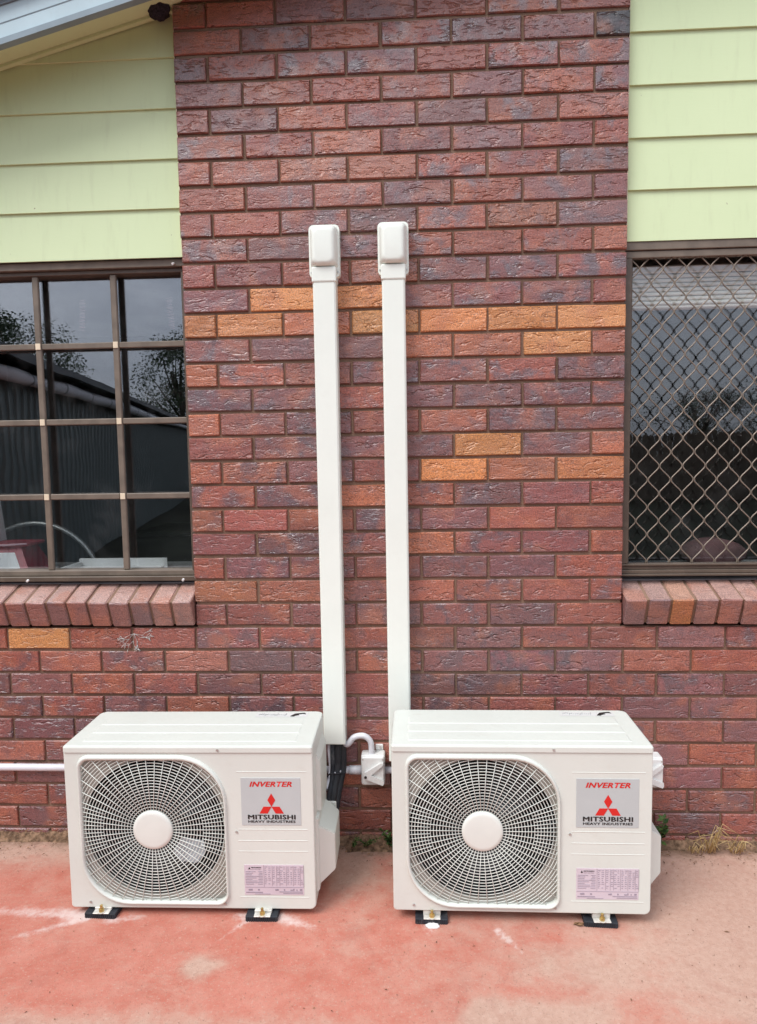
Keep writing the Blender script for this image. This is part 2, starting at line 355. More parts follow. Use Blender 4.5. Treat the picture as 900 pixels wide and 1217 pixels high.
# ------------------------------------------------------------------ ground
GZ = -0.040
g = MB(); g.box((-150, -160, -0.6), (150, 60, -0.075)); tag(g.build('ground', M['grass']), kind='structure')
def capsule(px, py, ax, ay, bx, by, r0, r1):
    dx, dy = bx-ax, by-ay; t = max(0, min(1, ((px-ax)*dx+(py-ay)*dy)/(dx*dx+dy*dy)))
    d = math.hypot(px-ax-t*dx, py-ay-t*dy); r = r0+(r1-r0)*t
    return max(0.0, 1-d/r)*(1-0.55*t)
DUST = [(-.25,-.45,-.62,-.43,.05,.045),(-.24,-.46,-.44,-.56,.03,.03),(-.16,-.47,-.06,-.45,.04,.03),(.37,-.44,.52,-.495,.05,.03),(.28,-.45,.20,-.56,.022,.02),(.26,-.44,.22,-.43,.04,.03),
        (.84,-.465,.85,-.50,.04,.035),(1.05,-.48,1.12,-.58,.022,.018)]
TAN = [(1.9,-.25,1.45,-.35,.55,.45,.95),(1.0,-.83,1.25,-.80,.10,.10,1.1),(.18,-.66,.24,-.65,.07,.06,1.1),(-.9,-.06,.6,-.06,.24,.20,1.0),(-.5,-.90,.7,-.93,.13,.12,1.0),(1.7,-.6,1.75,-.9,.35,.3,.7),(.6,-.2,.7,-.25,.2,.2,.7),(-.2,-.3,.0,-.3,.10,.10,.5),(1.2,-.62,1.6,-.6,.16,.14,.5)]
def slab():
    xs = [-9, -6, -4, -2.5, -1.6] + [-1.6+0.0155*i for i in range(1, 310)] + [3.2+0.0, 4.5, 6, 9]
    ys = [-3.0, -2.6, -2.2] + [-2.2+0.0155*i for i in range(1, 142)] + [0.0]
    xs = sorted(set(round(x, 4) for x in xs)); ys = sorted(set(round(y, 4) for y in ys))
    nx, ny = len(xs), len(ys); vs = []; wear = []
    for y in ys:
        for x in xs:
            zz = GZ + 0.0016*noise.noise(Vector((x*3, y*3, 0))) + 0.0007*noise.noise(Vector((x*17, y*17, 3)))
            vs.append((x, y, zz))
            d = max([capsule(x, y, *c) for c in DUST] + [0])
            tn = max([capsule(x, y, *c[:6])*c[6]*1.3 for c in TAN] + [0])
            tn = min(1.2, tn + 0.30*max(0, min(1, (x-0.45)/0.9)) + 0.12)
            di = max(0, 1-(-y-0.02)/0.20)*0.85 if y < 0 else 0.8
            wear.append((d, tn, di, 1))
    fs = [(j*nx+i, j*nx+i+1, (j+1)*nx+i+1, (j+1)*nx+i) for j in range(ny-1) for i in range(nx-1)]
    n0 = len(vs)                                          # skirt down to the soil so that the slab has thickness
    rim = [i for i in range(nx)] + [j*nx+nx-1 for j in range(1, ny)] + [(ny-1)*nx+i for i in range(nx-2, -1, -1)] + [j*nx for j in range(ny-2, 0, -1)]
    for k in rim: vs.append((vs[k][0], vs[k][1], -0.2)); wear.append((0, 0, 0, 1))
    m = len(rim); fs += [(rim[(i+1) % m], rim[i], n0+i, n0+(i+1) % m) for i in range(m)]
    me = bpy.data.meshes.new('concrete_slab'); me.from_pydata(vs, [], fs)
    ca = me.color_attributes.new('wear', 'FLOAT_COLOR', 'POINT'); ca.data.foreach_set('color', [c for w in wear for c in w])
    me.polygons.foreach_set('use_smooth', [True]*len(fs)); me.update()
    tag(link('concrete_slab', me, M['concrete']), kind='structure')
slab()

# ------------------------------------------------------------------ brick wall
CS = 0.08723; BH = CS-0.0105; BL = 0.2318
RED = [(0.274,0.086,0.061), (0.309,0.095,0.064), (0.251,0.081,0.061), (0.332,0.116,0.076)]
PUR = [(0.216,0.084,0.076), (0.191,0.081,0.081), (0.233,0.080,0.068), (0.209,0.090,0.086)]
ORA = [(.52,.215,.070), (.47,.185,.065), (.56,.245,.085)]
ORR = [(.40,.135,.068), (.36,.125,.070)]
# colour of bricks one recognises: (course, index along pier)
SPEC = {(22,1):'O',(22,2):'O',(22,0):'P',(22,3):'P',(22,4):'P',(22,5):'P',(22,6):'R',
        (21,0):'O',(21,1):'O',(21,2):'A',(21,3):'O',(21,4):'O',(21,5):'O',(21,6):'O',
        (20,0):'P',(20,1):'P',(20,2):'P',(20,3):'A',(20,4):'A',(20,5):'O',(20,6):'A',
        (19,0):'A',(19,1):'R',(19,2):'P',(19,4):'P',(19,5):'R',(19,6):'P',(18,0):'P',(18,1):'P',(18,3):'P',(18,4):'P',(18,5):'P',(18,2):'R',
        (17,0):'A',(17,1):'P',(17,4):'R',(17,5):'P',(17,6):'P',(16,0):'R',(16,1):'P',(16,4):'O',(16,5):'P',(16,6):'A',
        (15,0):'R',(15,1):'R',(15,4):'O',(15,5):'A',(15,6):'O',(14,0):'R',(14,2):'A',(14,4):'P',(14,5):'P',(12,3):'A',(12,0):'P',(12,1):'P',(11,4):'P',(10,0):'A',
        (32,6):'K',(31,2):'P',(25,6):'P',(23,5):'P',(23,6):'P',(8,-3):'O',(24,3):'R',(24,4):'R',(24,5):'R',(24,6):'R'}
def brick_colour(c, i):
    h = random.Random(c*131+i*17+5); k = SPEC.get((c, i))
    if k is None: k = h.choices('RPAK', (52, 48, 0, 0))[0]
    pal = {'R': RED, 'P': PUR, 'O': ORA, 'A': ORR, 'K': [(.035,.032,.036)]}[k]
    col = h.choice(pal); j = h.uniform(.86, 1.16)
    bl = {'R': h.choice((.15,.45,.8)), 'P': h.choice((.4,.7,.95)), 'O': .06, 'A': .3, 'K': .3}[k]
    return tuple(x*j*h.uniform(.94, 1.06) for x in col)+(bl,), h.uniform(0, 60)
def brick_geo(x0, x1, z0, z1, y0, depth, rng):
    """front face gridded and uneven, arris worn; local to its centre"""
    cx, cz = (x0+x1)/2, (z0+z1)/2; w, h = (x1-x0)/2, (z1-z0)/2
    nx = 3 if (x1-x0) > .15 else 2
    grid = [(-1+2*i/nx, -1+2*j/2) for j in range(3) for i in range(nx+1)]
    per = [(i, 0) for i in range(nx)] + [(nx, j) for j in range(2)] + [(i, 2) for i in range(nx, 0, -1)] + [(0, j) for j in range(2, 0, -1)]
    vs = []
    tlt = rng.uniform(-.0011, .0011)
    for (u, v) in grid:
        e = 0.0032
        vs.append((u*(w-e)+rng.uniform(-.0009, .0009), y0+rng.uniform(-.0013, .0006)+tlt*u, v*(h-e)+rng.uniform(-.0008, .0008)))
    idx = lambda i, j: j*(nx+1)+i
    fs = [(idx(i, j), idx(i+1, j), idx(i+1, j+1), idx(i, j+1)) for j in range(2) for i in range(nx)]
    n = len(vs); m = len(per)
    for (i, j) in per:
        u, v = grid[idx(i, j)]; vs.append((u*w+rng.uniform(-.0012, .0008), y0+.0038+rng.uniform(-.0006, .0012), v*h+rng.uniform(-.0012, .0010)))
    for (i, j) in per:
        u, v = grid[idx(i, j)]; vs.append((u*w, y0+depth, v*h))
    for k in range(m):
        a, b = idx(*per[k]), idx(*per[(k+1) % m]); c, d = n+k, n+(k+1) % m
        fs += [(b, a, c, d), (d, c, c+m, d+m)]
    fs.append(tuple(n+m+k for k in range(m)))
    return [(a, b, c) for a, b, c in vs], fs, (cx, 0, cz)
def brick_mesh(vs, fs, col, off):
    me = bpy.data.meshes.new('brick'); me.from_pydata(vs, [], fs)
    a = me.color_attributes.new('bc', 'FLOAT_COLOR', 'POINT'); a.data.foreach_set('color', list(col)*len(vs))
    b = me.attributes.new('bo', 'FLOAT', 'POINT'); b.data.foreach_set('value', [off]*len(vs))
    me.update(); return me
wall = thing('brick_wall', 'red and purple textured brick pier and low wall with orange band', 'wall', (0.775, 0, GZ))
inv = Vector((-0.775, 0, -GZ))
mo = MB(); mo.box((-2.2, .0085, -.3), (3.9, .10, 9*CS-.004)); mo.box((0.004, .0085, 9*CS-.004), (1.546, .105, 3.55))
mm = mo.build('mortar', M['mortar'], wall); mm.location = inv
bv, bf, bc, bo = [], [], [], []
nb = 0
UX = [(-.34, .52), (.72, 1.60)]
for c in range(-2, 41):
    z0, z1 = c*CS+(CS-BH)/2, (c+1)*CS-(CS-BH)/2
    st = 0.0 if c % 2 == 0 else -0.12
    lo, hi = (-9, 16) if c < 9 else (0, 7)
    for i in range(lo, hi):
        x0 = st+0.24*i; x1 = x0+BL
        if c >= 9:
            if x0 < 0: x0 = 0.0
            if x1 > 1.55: x1 = 1.55
            if x1-x0 < .05: continue
        rng = random.Random(c*977+i*31+3)
        col, off = brick_colour(c, i)
        jz = rng.uniform(-.0009, .0009); jx = rng.uniform(-.0014, .0014)
        vs, fs, ce = brick_geo(x0+jx, x1+jx, z0+jz, z1+jz, rng.uniform(-.0016, .0014), 0.085 if c < 9 else 0.11, rng)
        cx, cz = (x0+x1)/2, (z0+z1)/2
        u, v = pix(cx, 0, cz)
        hidden = any(a < x0 and x1 < b for a, b in UX) and c <= 4
        if -28 < u < 928 and v > -14 and c >= 0 and not hidden and nb < 300:
            o = link('brick', brick_mesh(vs, fs, col, off), M['brick'], wall, (ce[0]-.775, 0, ce[2]-GZ)); nb += 1
        else:
            b0 = len(bv); bv += [(a+ce[0]-.775, b, d+ce[2]-GZ) for a, b, d in vs]; bf += [tuple(k+b0 for k in f) for f in fs]
            bc += list(col)*len(vs); bo += [off]*len(vs)
me = bpy.data.meshes.new('outer_bricks'); me.from_pydata(bv, [], bf)
me.color_attributes.new('bc', 'FLOAT_COLOR', 'POINT').data.foreach_set('color', bc)
me.attributes.new('bo', 'FLOAT', 'POINT').data.foreach_set('value', bo); me.update()
tag(link('outer_bricks', me, M['brick'], wall), kind='stuff')
print('bricks', nb)

# brick-on-edge sills
def sill(x_start, step, n, colours, label):
    t = thing('brick_sill', label, 'window sill', (x_start, 0, .80))
    sl_ = R(21); ca, sa = math.cos(sl_), math.sin(sl_)
    for i in range(n):
        rng = random.Random(i*7+int(x_start*100)+11)
        xa = i*step; xb = xa+(abs(step)-.0085)*(1 if step > 0 else -1)
        a, b = min(xa, xb), max(xa, xb)
        bm = bmesh.new(); bmesh.ops.create_cube(bm, size=1)
        for v in bm.verts: v.co = Vector(((a+b)/2+v.co.x*(b-a), v.co.y*.180+.0900, v.co.z*.104-.052))
        bmesh.ops.bevel(bm, geom=list(bm.edges), offset=.004, segments=1, affect='EDGES')
        dz = rng.uniform(-.003, .003); dy = rng.uniform(-.003, .003); ja = rng.uniform(-.012, .012)
        for v in bm.verts:
            x, y, z = v.co; y += dy; z += dz + ja*(x-(a+b)/2)
            x += rng.uniform(-.0008, .0008)
            v.co = Vector((x, -.046+y*ca-z*sa*1.0, .887-.80+y*sa+z*ca))
        me = bpy.data.meshes.new('brick'); bm.to_mesh(me); bm.free()
        k = colours[i % len(colours)]
        pal = {'R': RED, 'P': PUR, 'O': ORA, 'A': ORR}[k]; col = rng.choice(pal); gy = sum(col)/3; col = tuple(min(1, (c*.62+gy*.38)*1.5 if k != 'O' else c*.95) for c in col)+(.45 if k != 'O' else .05,)
        top_c = tuple(col[q]*.38+(.47, .325, .28)[q]*.62 for q in range(3))+(.12,)      # weathered, dusty upper faces, also lightened to paint in light from above
        frt_c = tuple(x*.84 for x in col[:3])+(col[3],)  # fronts darkened to paint in their weaker light
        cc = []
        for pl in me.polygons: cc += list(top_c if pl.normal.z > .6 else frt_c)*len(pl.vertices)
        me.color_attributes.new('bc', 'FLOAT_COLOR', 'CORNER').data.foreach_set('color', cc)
        me.attributes.new('bo', 'FLOAT', 'POINT').data.foreach_set('value', [rng.uniform(0, 50)]*len(me.vertices))
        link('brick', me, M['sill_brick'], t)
    # mortar bed under and between, and grey flashing behind
    w = n*abs(step); xa = 0 if step > 0 else -w
    bed = MB(); prof = [(-.046+y_*ca-z_*sa, .087+y_*sa+z_*ca) for y_, z_ in ((.009, -.006), (.150, -.006), (.150, -.118), (.009, -.101))]
    bed.prism([(y, z) for y, z in prof], xa+.003, xa+w-.012, 'x'); bed.build('mortar', M['mortar'], t)
    fl = MB(); fl.prism([(.074, .1335), (.128, .1540), (.128, .1590), (.072, .1385)], xa+.003, xa+w-.003, 'x'); fl.build('flashing', M['flash'], t)
    return t
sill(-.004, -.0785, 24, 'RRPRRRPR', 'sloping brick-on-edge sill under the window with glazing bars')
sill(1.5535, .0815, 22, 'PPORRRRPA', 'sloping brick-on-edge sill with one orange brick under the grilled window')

# ------------------------------------------------------------------ weatherboards
def boards(x0, x1, zb, pitch, n, label, clip=None):
    t = thing('weatherboard_cladding', label, 'cladding', ((x0+x1)/2, .05, zb)); xc = (x0+x1)/2
    for i in range(n):
        z0 = zb+i*pitch; z1 = z0+pitch+.018
        xa, xb = x0, x1
        prof = [(.036-.05, z0-zb), (.0445-.05, z0-zb), (.0535-.05, z1-zb), (.046-.05, z1-zb)]
        m = MB(); m.prism(prof, xa-xc, xb-xc, 'x'); m.build('weatherboard', M['siding'], t)
    nm_ = MB().tube([(0, .0010, 0), (0, -.0007, 0)], .0026, 7, smooth=False).mesh('nail')
    for i in range(min(n, 5)):
        for xn in (x0+.05 if x0 > 0 else x1-.05, x0+.40 if x0 > 0 else x1-.47):
            link('nail', nm_, M['siding'], t, (xn-xc+rnd.uniform(-.01, .01), -.0132+.0085*.16, i*pitch+.022+rnd.uniform(-.003, .003)))
    m = MB(); m.box((x0-xc, .006, 0), (x1-xc, .04, n*pitch)); m.build('backing', M['wall_in'], t)
    return t
boards(-2.2, -.0035, 2.128, .1705, 8, 'pale green weatherboards above the window with glazing bars')
boards(1.5535, 3.9, 2.132, .1725, 10, 'pale green weatherboards above the grilled window')
tag(MB().box((-.0028, .012, 2.128), (-.0002, .06, 3.2)).build('sealant_bead', M['clip']), 'thin cream sealant bead between pier and boards above the glazing-bar window', 'sealant', 'sealant beads')
tag(MB().box((1.5502, .012, 2.132), (1.5532, .06, 3.4)).build('sealant_bead', M['clip']), 'thin cream sealant bead between pier and boards above the grilled window', 'sealant', 'sealant beads')

# ------------------------------------------------------------------ roof edge
SLP = .257
def rz_(x): return 2.798+SLP*(x+.643)
roof = thing('roof_edge', 'pale blue steel barge and green soffit of the sloping roof edge', 'roof', (0, 0, 2.9))
def strip(name, mat, y0, y1, zlo, zhi, x0=-2.4, x1=4.0):
    m = MB()
    vs = [(x0, y0, rz_(x0)+zlo-2.9), (x1, y0, rz_(x1)+zlo-2.9), (x1, y1, rz_(x1)+zlo-2.9), (x0, y1, rz_(x0)+zlo-2.9),
          (x0, y0, rz_(x0)+zhi-2.9), (x1, y0, rz_(x1)+zhi-2.9), (x1, y1, rz_(x1)+zhi-2.9), (x0, y1, rz_(x0)+zhi-2.9)]
    m.add(vs, [(0,3,2,1),(4,5,6,7),(0,1,5,4),(1,2,6,5),(2,3,7,6),(3,0,4,7)]); return m.build(name, mat, roof)
strip('soffit', M['siding'], -.145, .20, .0, .012)
strip('soffit_bead', M['siding'], .018, .036, -.010, -.001)
strip('barge_board', M['barge'], -.170, -.148, -.0505, .047)
strip('barge_shadow_lip', M['shadow_steel'], -.173, -.146, -.070, -.0512)  # lower lip coloured dark to paint the shadow line below the barge
strip('barge_groove', M['shadow_steel'], -.1715, -.1695, -.006, -.0035)  # dark strip drawn in place of a cut groove
strip('shadow_trim', M['shadow_steel'], -.1765, -.146, .048, .064)  # dark strip painting the shadow line under the cap
strip('barge_cap', M['cap'], -.200, -.140, .065, .23)
strip('roof_sheet', M['cap'], -.19, 4.0, .231, .25)
# dark lump in the corner
def dark_lump():
    bm = bmesh.new(); bmesh.ops.create_icosphere(bm, subdivisions=4, radius=.042)
    for v in bm.verts:
        v.co *= 1+.16*noise.noise(v.co*60)+.10*noise.noise(v.co*140); v.co.z *= .9
    me = bpy.data.meshes.new('corner_lump'); bm.to_mesh(me); bm.free(); me.polygons.foreach_set('use_smooth', [True]*len(me.polygons))
    tag(link('corner_lump', me, M['dark_lump'], None, (-.052, .012, 2.962)), 'dark rough lump tucked in the corner under the roof edge beside the brick pier', 'dark_lump')
dark_lump()

# ------------------------------------------------------------------ windows
def glazed_window():
    t = thing('window', 'brown framed window with glazing bars and cream corner clips', 'window', (-.75, .08, .95))
    O = Vector((-.75, .08, .95))
    def bx(name, a, b, mat, par=t, r=.002):
        m = MB(); m.bbox([a[i]-O[i] for i in range(3)], [b[i]-O[i] for i in range(3)], r, 1); return m.build(name, mat, par)
    X0, X1 = -1.50, -.004
    bx('head', (X0, .052, 2.100), (X1, .13, 2.1275), M['bronze_light'])
    bx('head_lip', (X0, .070, 2.084), (X1, .13, 2.0995), M['bronze'])
    bx('sill_rail', (X0, .046, .949), (X1, .13, .9665), M['bronze'])
    bx('bottom_rail', (X0, .066, .967), (X1, .13, .987), M['bronze_light'])
    bx('jamb', (X1-.022, .060, .9875), (X1, .13, 2.0835), M['bronze']); bx('jamb', (X0, .060, .9875), (X0+.03, .13, 2.0835), M['bronze'])
    VX = [-.285-.2945*i for i in range(5)]; VX = [x for x in VX if x > X0+.06]
    HZ = [1.829, 1.549, 1.268]
    for x in VX: bx('glazing_bar', (x-.0115, .074, .9875), (x+.0115, .088, 2.0835), M['bronze_light'], t, .003)
    xs = [X1-.022]+VX+[X0+.03]
    for z in HZ:
        for a, b2 in zip(xs[:-1], xs[1:]):
            e0 = .0 if a == xs[0] else .0118; e1 = .0 if b2 == xs[-1] else .0118
            bx('glazing_bar', (b2+e1, .075, z-.011), (a-e0, .088, z+.011), M['bronze_light'], t, .003)
        for x in VX: bx('corner_clip', (x-.0095, .0705, z-.0115), (x+.0095, .0738, z+.0115), M['clip'], t, .001)
    zs = [2.0835]+HZ+[.9875]
    for za, zb in zip(zs[:-1], zs[1:]):
        for a, b2 in zip(xs[:-1], xs[1:]):
            m = MB(); m.box((b2-O.x, .1145-O.y, zb-O.z), (a-O.x, .1185-O.y, za-O.z)); m.build('pane', M['glass'], t)
    for x, z in ((-.045, 2.112), (-.655, .958), (-.055, .958)):
        m = MB(); m.tube([(x-O.x, .058-O.y, z-O.z), (x-O.x-.002, .038-O.y, z-O.z-.006)], .0045, 6); m.build('screw_plug', M['card'], t)
    # pink lettering stickers inside the top panes, read as a column of strokes
    for x in (-.425, -.095):
        m = MB(); rr = random.Random(int(x*1000))
        for k in range(9):
            zc = 2.005-k*.0125; pts = []
            for q in range(5): pts.append((x-O.x+(-.014 if q % 2 else .014)*rr.uniform(.6, 1)+k*.0012*(1 if x > -.2 else -.6), .1205-O.y, zc-O.z-q*.0035))
            m.tube(pts, .0009, 4)
        m.build('sticker_print', M['pinkish'], t)
glazed_window()

def grilled_window():
    O = Vector((2.25, .06, .95))
    t = thing('window', 'brown window behind a diamond mesh security grille', 'window', O[:])
    def bx(name, a, b, mat, par=t, r=.002):
        m = MB(); m.bbox([a[i]-O[i] for i in range(3)], [b[i]-O[i] for i in range(3)], r, 1); return m.build(name, mat, par)
    X0, X1 = 1.553, 2.95
    bx('head', (X0, .040, 2.103), (X1, .13, 2.1315), M['bronze_light'])
    bx('sill_rail', (X0, .040, .9555), (X1, .13, .9645), M['bronze'])
    # security screen frame
    sc = bx('screen_frame', (X0, .046, 2.0775), (X1, .074, 2.101), M['bronze_light'])
    bx('screen_frame', (X0, .044, .965), (X1, .074, .978), M['bronze']); bx('screen_frame', (X0, .050, .9785), (X1, .074, .992), M['bronze'])
    bx('screen_frame', (X0, .042, .9925), (X1, .074, 1.001), M['bronze'])
    bx('screen_stile', (X0, .043, 1.0015), (X0+.029, .074, 2.077), M['bronze']); bx('screen_stile', (X1-.029, .043, 1.0015), (X1, .074, 2.077), M['bronze'])
    bx('jamb', (X0, .076, .965), (X0+.04, .13, 2.102), M['bronze']); bx('jamb', (X1-.04, .076, .965), (X1, .13, 2.102), M['bronze'])
    m = MB(); m.box((X0+.041-O.x, .112-O.y, .965-O.z), (X1-.041-O.x, .117-O.y, 2.102-O.z)); m.build('pane', M['glass_plain'], t)
    bx('meeting_stile', (2.235, .10, .965), (2.265, .111, 2.102), M['bronze'])
    # diamond grille: each strand snakes and meets its neighbours where they touch
    P, H, rr = .0806, .0985, .0025
    z0, z1 = 1.0, 2.079
    def strand(sgn):
        pts = []; N = int((z1-z0)/(H/24))
        for k in range(N+1):
            z = z0+(z1-z0)*k/N; ph = ((z-2.0415)/H) % 1.0
            s = math.sin(2*math.pi*ph+math.pi/2)
            tri = max(-1.0, min(1.0, 1.06*math.asin(.84*s)/math.asin(.84)))
            pts.append((sgn*(P/4-rr*.8)*tri, 0, z-O.z))
        m = MB(); m.tube(pts, rr, 6); return m.mesh('grille_strand')
    ms = [strand(1), strand(-1)]
    xk = 1.611-P/4; i = -1
    while xk+i*P/2 < X1-.04:
        x = xk+i*P/2
        if x > X0+.034: link('grille_strand', ms[i % 2], M['grille'], t, (x-O.x, .058-O.y+(.0006 if i % 2 else -.0006), 0))
        i += 1
grilled_window()

# interior rooms behind the glass
sh = MB(); sh.box((-3.0, .14, -.3), (-1.5, .26, 3.2)); sh.box((-1.499, .14, -.3), (0, .26, .93)); sh.box((-1.499, .14, 2.13), (0, .26, 3.2)); sh.box((.001, .14, -.3), (1.552, .26, 3.2))
sh.box((1.553, .14, -.3), (2.95, .26, .93)); sh.box((1.553, .14, 2.13), (2.95, .26, 3.2)); sh.box((2.951, .14, -.3), (4.2, .26, 3.2))
sh.box((-3.0, 4.0, -.3), (4.2, 4.1, 3.2)); sh.box((-3.1, .14, -.3), (-3.001, 4.1, 3.2)); sh.box((4.201, .14, -.3), (4.3, 4.1, 3.2)); sh.box((.72, .261, .0), (.80, 3.999, 2.5))
tag(sh.build('interior_wall', M['wall_in']), kind='structure')
tag(MB().box((-3, .262, -.05), (4.2, 3.998, .0)).build('interior_floor', M['floor_in']), kind='structure')
tag(MB().box((-3, .262, 2.5), (4.2, 3.998, 2.56)).build('interior_ceiling', M['wall_in']), kind='structure')
tag(MB().bbox((-1.498, .150, .940), (-.002, .46, .958), .003, 1).build('window_ledge', M['wall_in']), kind='structure')
tag(MB().bbox((1.555, .150, .938), (2.948, .40, .956), .003, 1).build('window_ledge', M['wall_in']), kind='structure')
# things on the left ledge
t = thing('maroon_box', 'maroon card box with white label lying inside the glazing-bar window', 'box', (-.845, .22, .9585))
m = MB(); m.add([(-.30,-.085,0),(.148,-.085,0),(.148,.10,0),(-.30,.10,0),(-.30,-.020,.105),(.078,-.020,.105),(.078,.10,.105),(-.30,.10,.105)], [(0,3,2,1),(4,5,6,7),(0,1,5,4),(1,2,6,5),(2,3,7,6),(3,0,4,7)]); m.build('body', M['maroon'], t)
m = MB(); m.bbox((-.30, -.034, .1055), (.115, .10, .119), .004, 1); ld = m.build('lid', M['maroon'], t)
m = MB(); m.tube([(-.3, -.036, .112), (.02, -.037, .113), (.112, -.036, .118)], .0042, 6); m.build('torn_edge', M['pinkish'], ld)
def on_face(u, h, off=-.0012):    # on the sloped front of the box
    k = h/.105; return (u, -.085+.065*k+off, h)
m = MB(); m.add([on_face(-.075, .004), on_face(.115, .004), on_face(.060, .083), on_face(-.118, .083)], [(0, 1, 2, 3)]); lb = m.build('label', M['card'], t)
m = MB(); rr = random.Random(3)
for row, (h, n) in enumerate(((.071, 9), (.061, 10), (.051, 8))):
    for k in range(n):
        u0 = -.085+row*.012+k*.0088; pts = [on_face(u0+rr.uniform(-.002, .004), h+rr.uniform(-.004, .004), -.0022) for _ in range(3)]; m.tube(pts, .0007, 3)
m.build('lettering', M['greyprint'], lb)
t = thing('white_tray', 'flat white open frame lying on the ledge inside the glazing-bar window', 'tray', (-.36, .25, .9585))
for a, b2 in (((-.235,-.095,0),(.205,-.080,.020)), ((-.235,.08,0),(.135,.095,.034)), ((-.235,-.0795,0),(-.22,.0795,.022))): m = MB(); m.bbox(a, b2, .002, 1); m.build('rim', M['card'], t)
m = MB(); m.add([(.205,-.095,0),(.19,-.08,0),(.12,.095,0),(.135,.095,0),(.205,-.095,.020),(.19,-.08,.020),(.12,.095,.034),(.1355,.095,.034)], [(0,1,2,3),(4,7,6,5),(0,4,5,1),(1,5,6,2),(2,6,7,3),(3,7,4,0)]); m.build('rim', M['card'], t)
m = MB(); m.box((-.219, -.079, 0), (.125, .079, .003)); m.build('base', M['card'], t)
t = thing('white_carton', 'upright white carton behind the maroon box', 'carton', (-1.05, .285, .9585))
m = MB(); m.add([(-.2,-.03,0),(.165,-.03,0),(.165,.04,0),(-.2,.04,0),(-.2,-.03,.285),(.135,-.03,.285),(.135,.04,.285),(-.2,.04,.285)], [(0,3,2,1),(4,5,6,7),(0,1,5,4),(1,2,6,5),(2,3,7,6),(3,0,4,7)]); m.build('body', M['card'], t)
m = MB(); m.bbox((.10, -.034, .12), (.162, -.0305, .15), .001, 1); m.build('tape', M['plate'], t)
m = MB(); pts = [(-1.25+.62*(1-math.cos(a))/2*1.0, .62, .80+.315*math.sin(a)) for a in [math.pi*k/28 for k in range(29)]]
t = thing('hoop_chair', 'chair with pale curved hoop back in the dark room', 'chair', (-.94, .75, 0.0))
m = MB(); m.tube([(p[0]+.94, p[1]-.75, p[2]) for p in pts], .011, 8); m.build('backrest', M['chrome'], t)
m = MB(); m.bbox((-.30, -.12, .42), (.30, .33, .47), .02, 2); m.build('seat', M['floor_in'], t)
for sx in (-.27, .27):
    m = MB(); m.tube([(sx*1.13, -.13, .82), (sx, -.11, .44), (sx, -.13, .0)], .012, 8); m.build('leg', M['chrome'], t)
    m = MB(); m.tube([(sx, .30, .43), (sx, .34, .0)], .012, 8); m.build('leg', M['chrome'], t)
t = thing('dark_cabinet', 'dark low cabinet with a bag on it deep in the room', 'cabinet', (-.55, 1.9, 0))
m = MB(); m.bbox((-.35, -.25, 0), (.55, .3, .95), .01, 1); m.build('carcass', M['black'], t)
for k in range(2): m = MB(); m.bbox((-.33+.44*k, -.262, .05), (.09+.44*k, -.251, .92), .004, 1); m.build('door', M['fan'], t)
t = thing('bookcase', 'tall dim shelves standing against the far room wall', 'shelf', (-.15, 3.2, 0))
for z in (.05, .62, 1.15, 1.65, 2.05): m = MB(); m.box((-.5, -.3, z), (.42, .1, z+.03)); m.build('shelf', M['wall_in'], t)
for x in (-.53, .42): m = MB(); m.box((x, -.3, 0), (x+.03, .1, 2.1)); m.build('side_panel', M['wall_in'], t)
# right room: blind box and sofa cushion
t = thing('roller_blind', 'ivory slatted blind raised at the top of the grilled window', 'blind', (2.25, .158, 1.92))
m = MB(); m.bbox((-.66, -.03, .1235), (.66, .03, .150), .004, 1); m.build('head_box', M['blind'], t)
for k in range(7):
    m = MB(); m.bbox((-.655, -.026+.002*(k % 2), .013+.0158*k), (.655, .024+.002*(k % 2), .0255+.0158*k), .003, 1); m.build('slat', M['blind'], t)
m = MB(); m.bbox((-.655, -.02, 0), (.655, .02, .0125), .004, 1); m.build('bottom_bar', M['blind'], t)
def cushion(loc, s, label):
    bm = bmesh.new(); bmesh.ops.create_cube(bm, size=1); bmesh.ops.subdivide_edges(bm, edges=bm.edges, cuts=6, use_grid_fill=True)
    for v in bm.verts:
        x, y, z = v.co*2; f = (1-.25*x*x*x*x)*(1-.25*y*y*y*y)
        v.co = Vector((x*s[0]*(1-.22*z*z), y*s[1]*(1-.5*(x*x*x*x+z*z*z*z)/2), z*s[2]*(1-.35*x*x)))
    me = bpy.data.meshes.new('cushion'); bm.to_mesh(me); bm.free(); me.polygons.foreach_set('use_smooth', [True]*len(me.polygons))
    tag(link('cushion', me, M['cloth'], None, loc), label, 'cushion')
cushion((1.985, .30, 1.002), (.115, .05, .056), 'dusky red cushion on the ledge inside the grilled window')

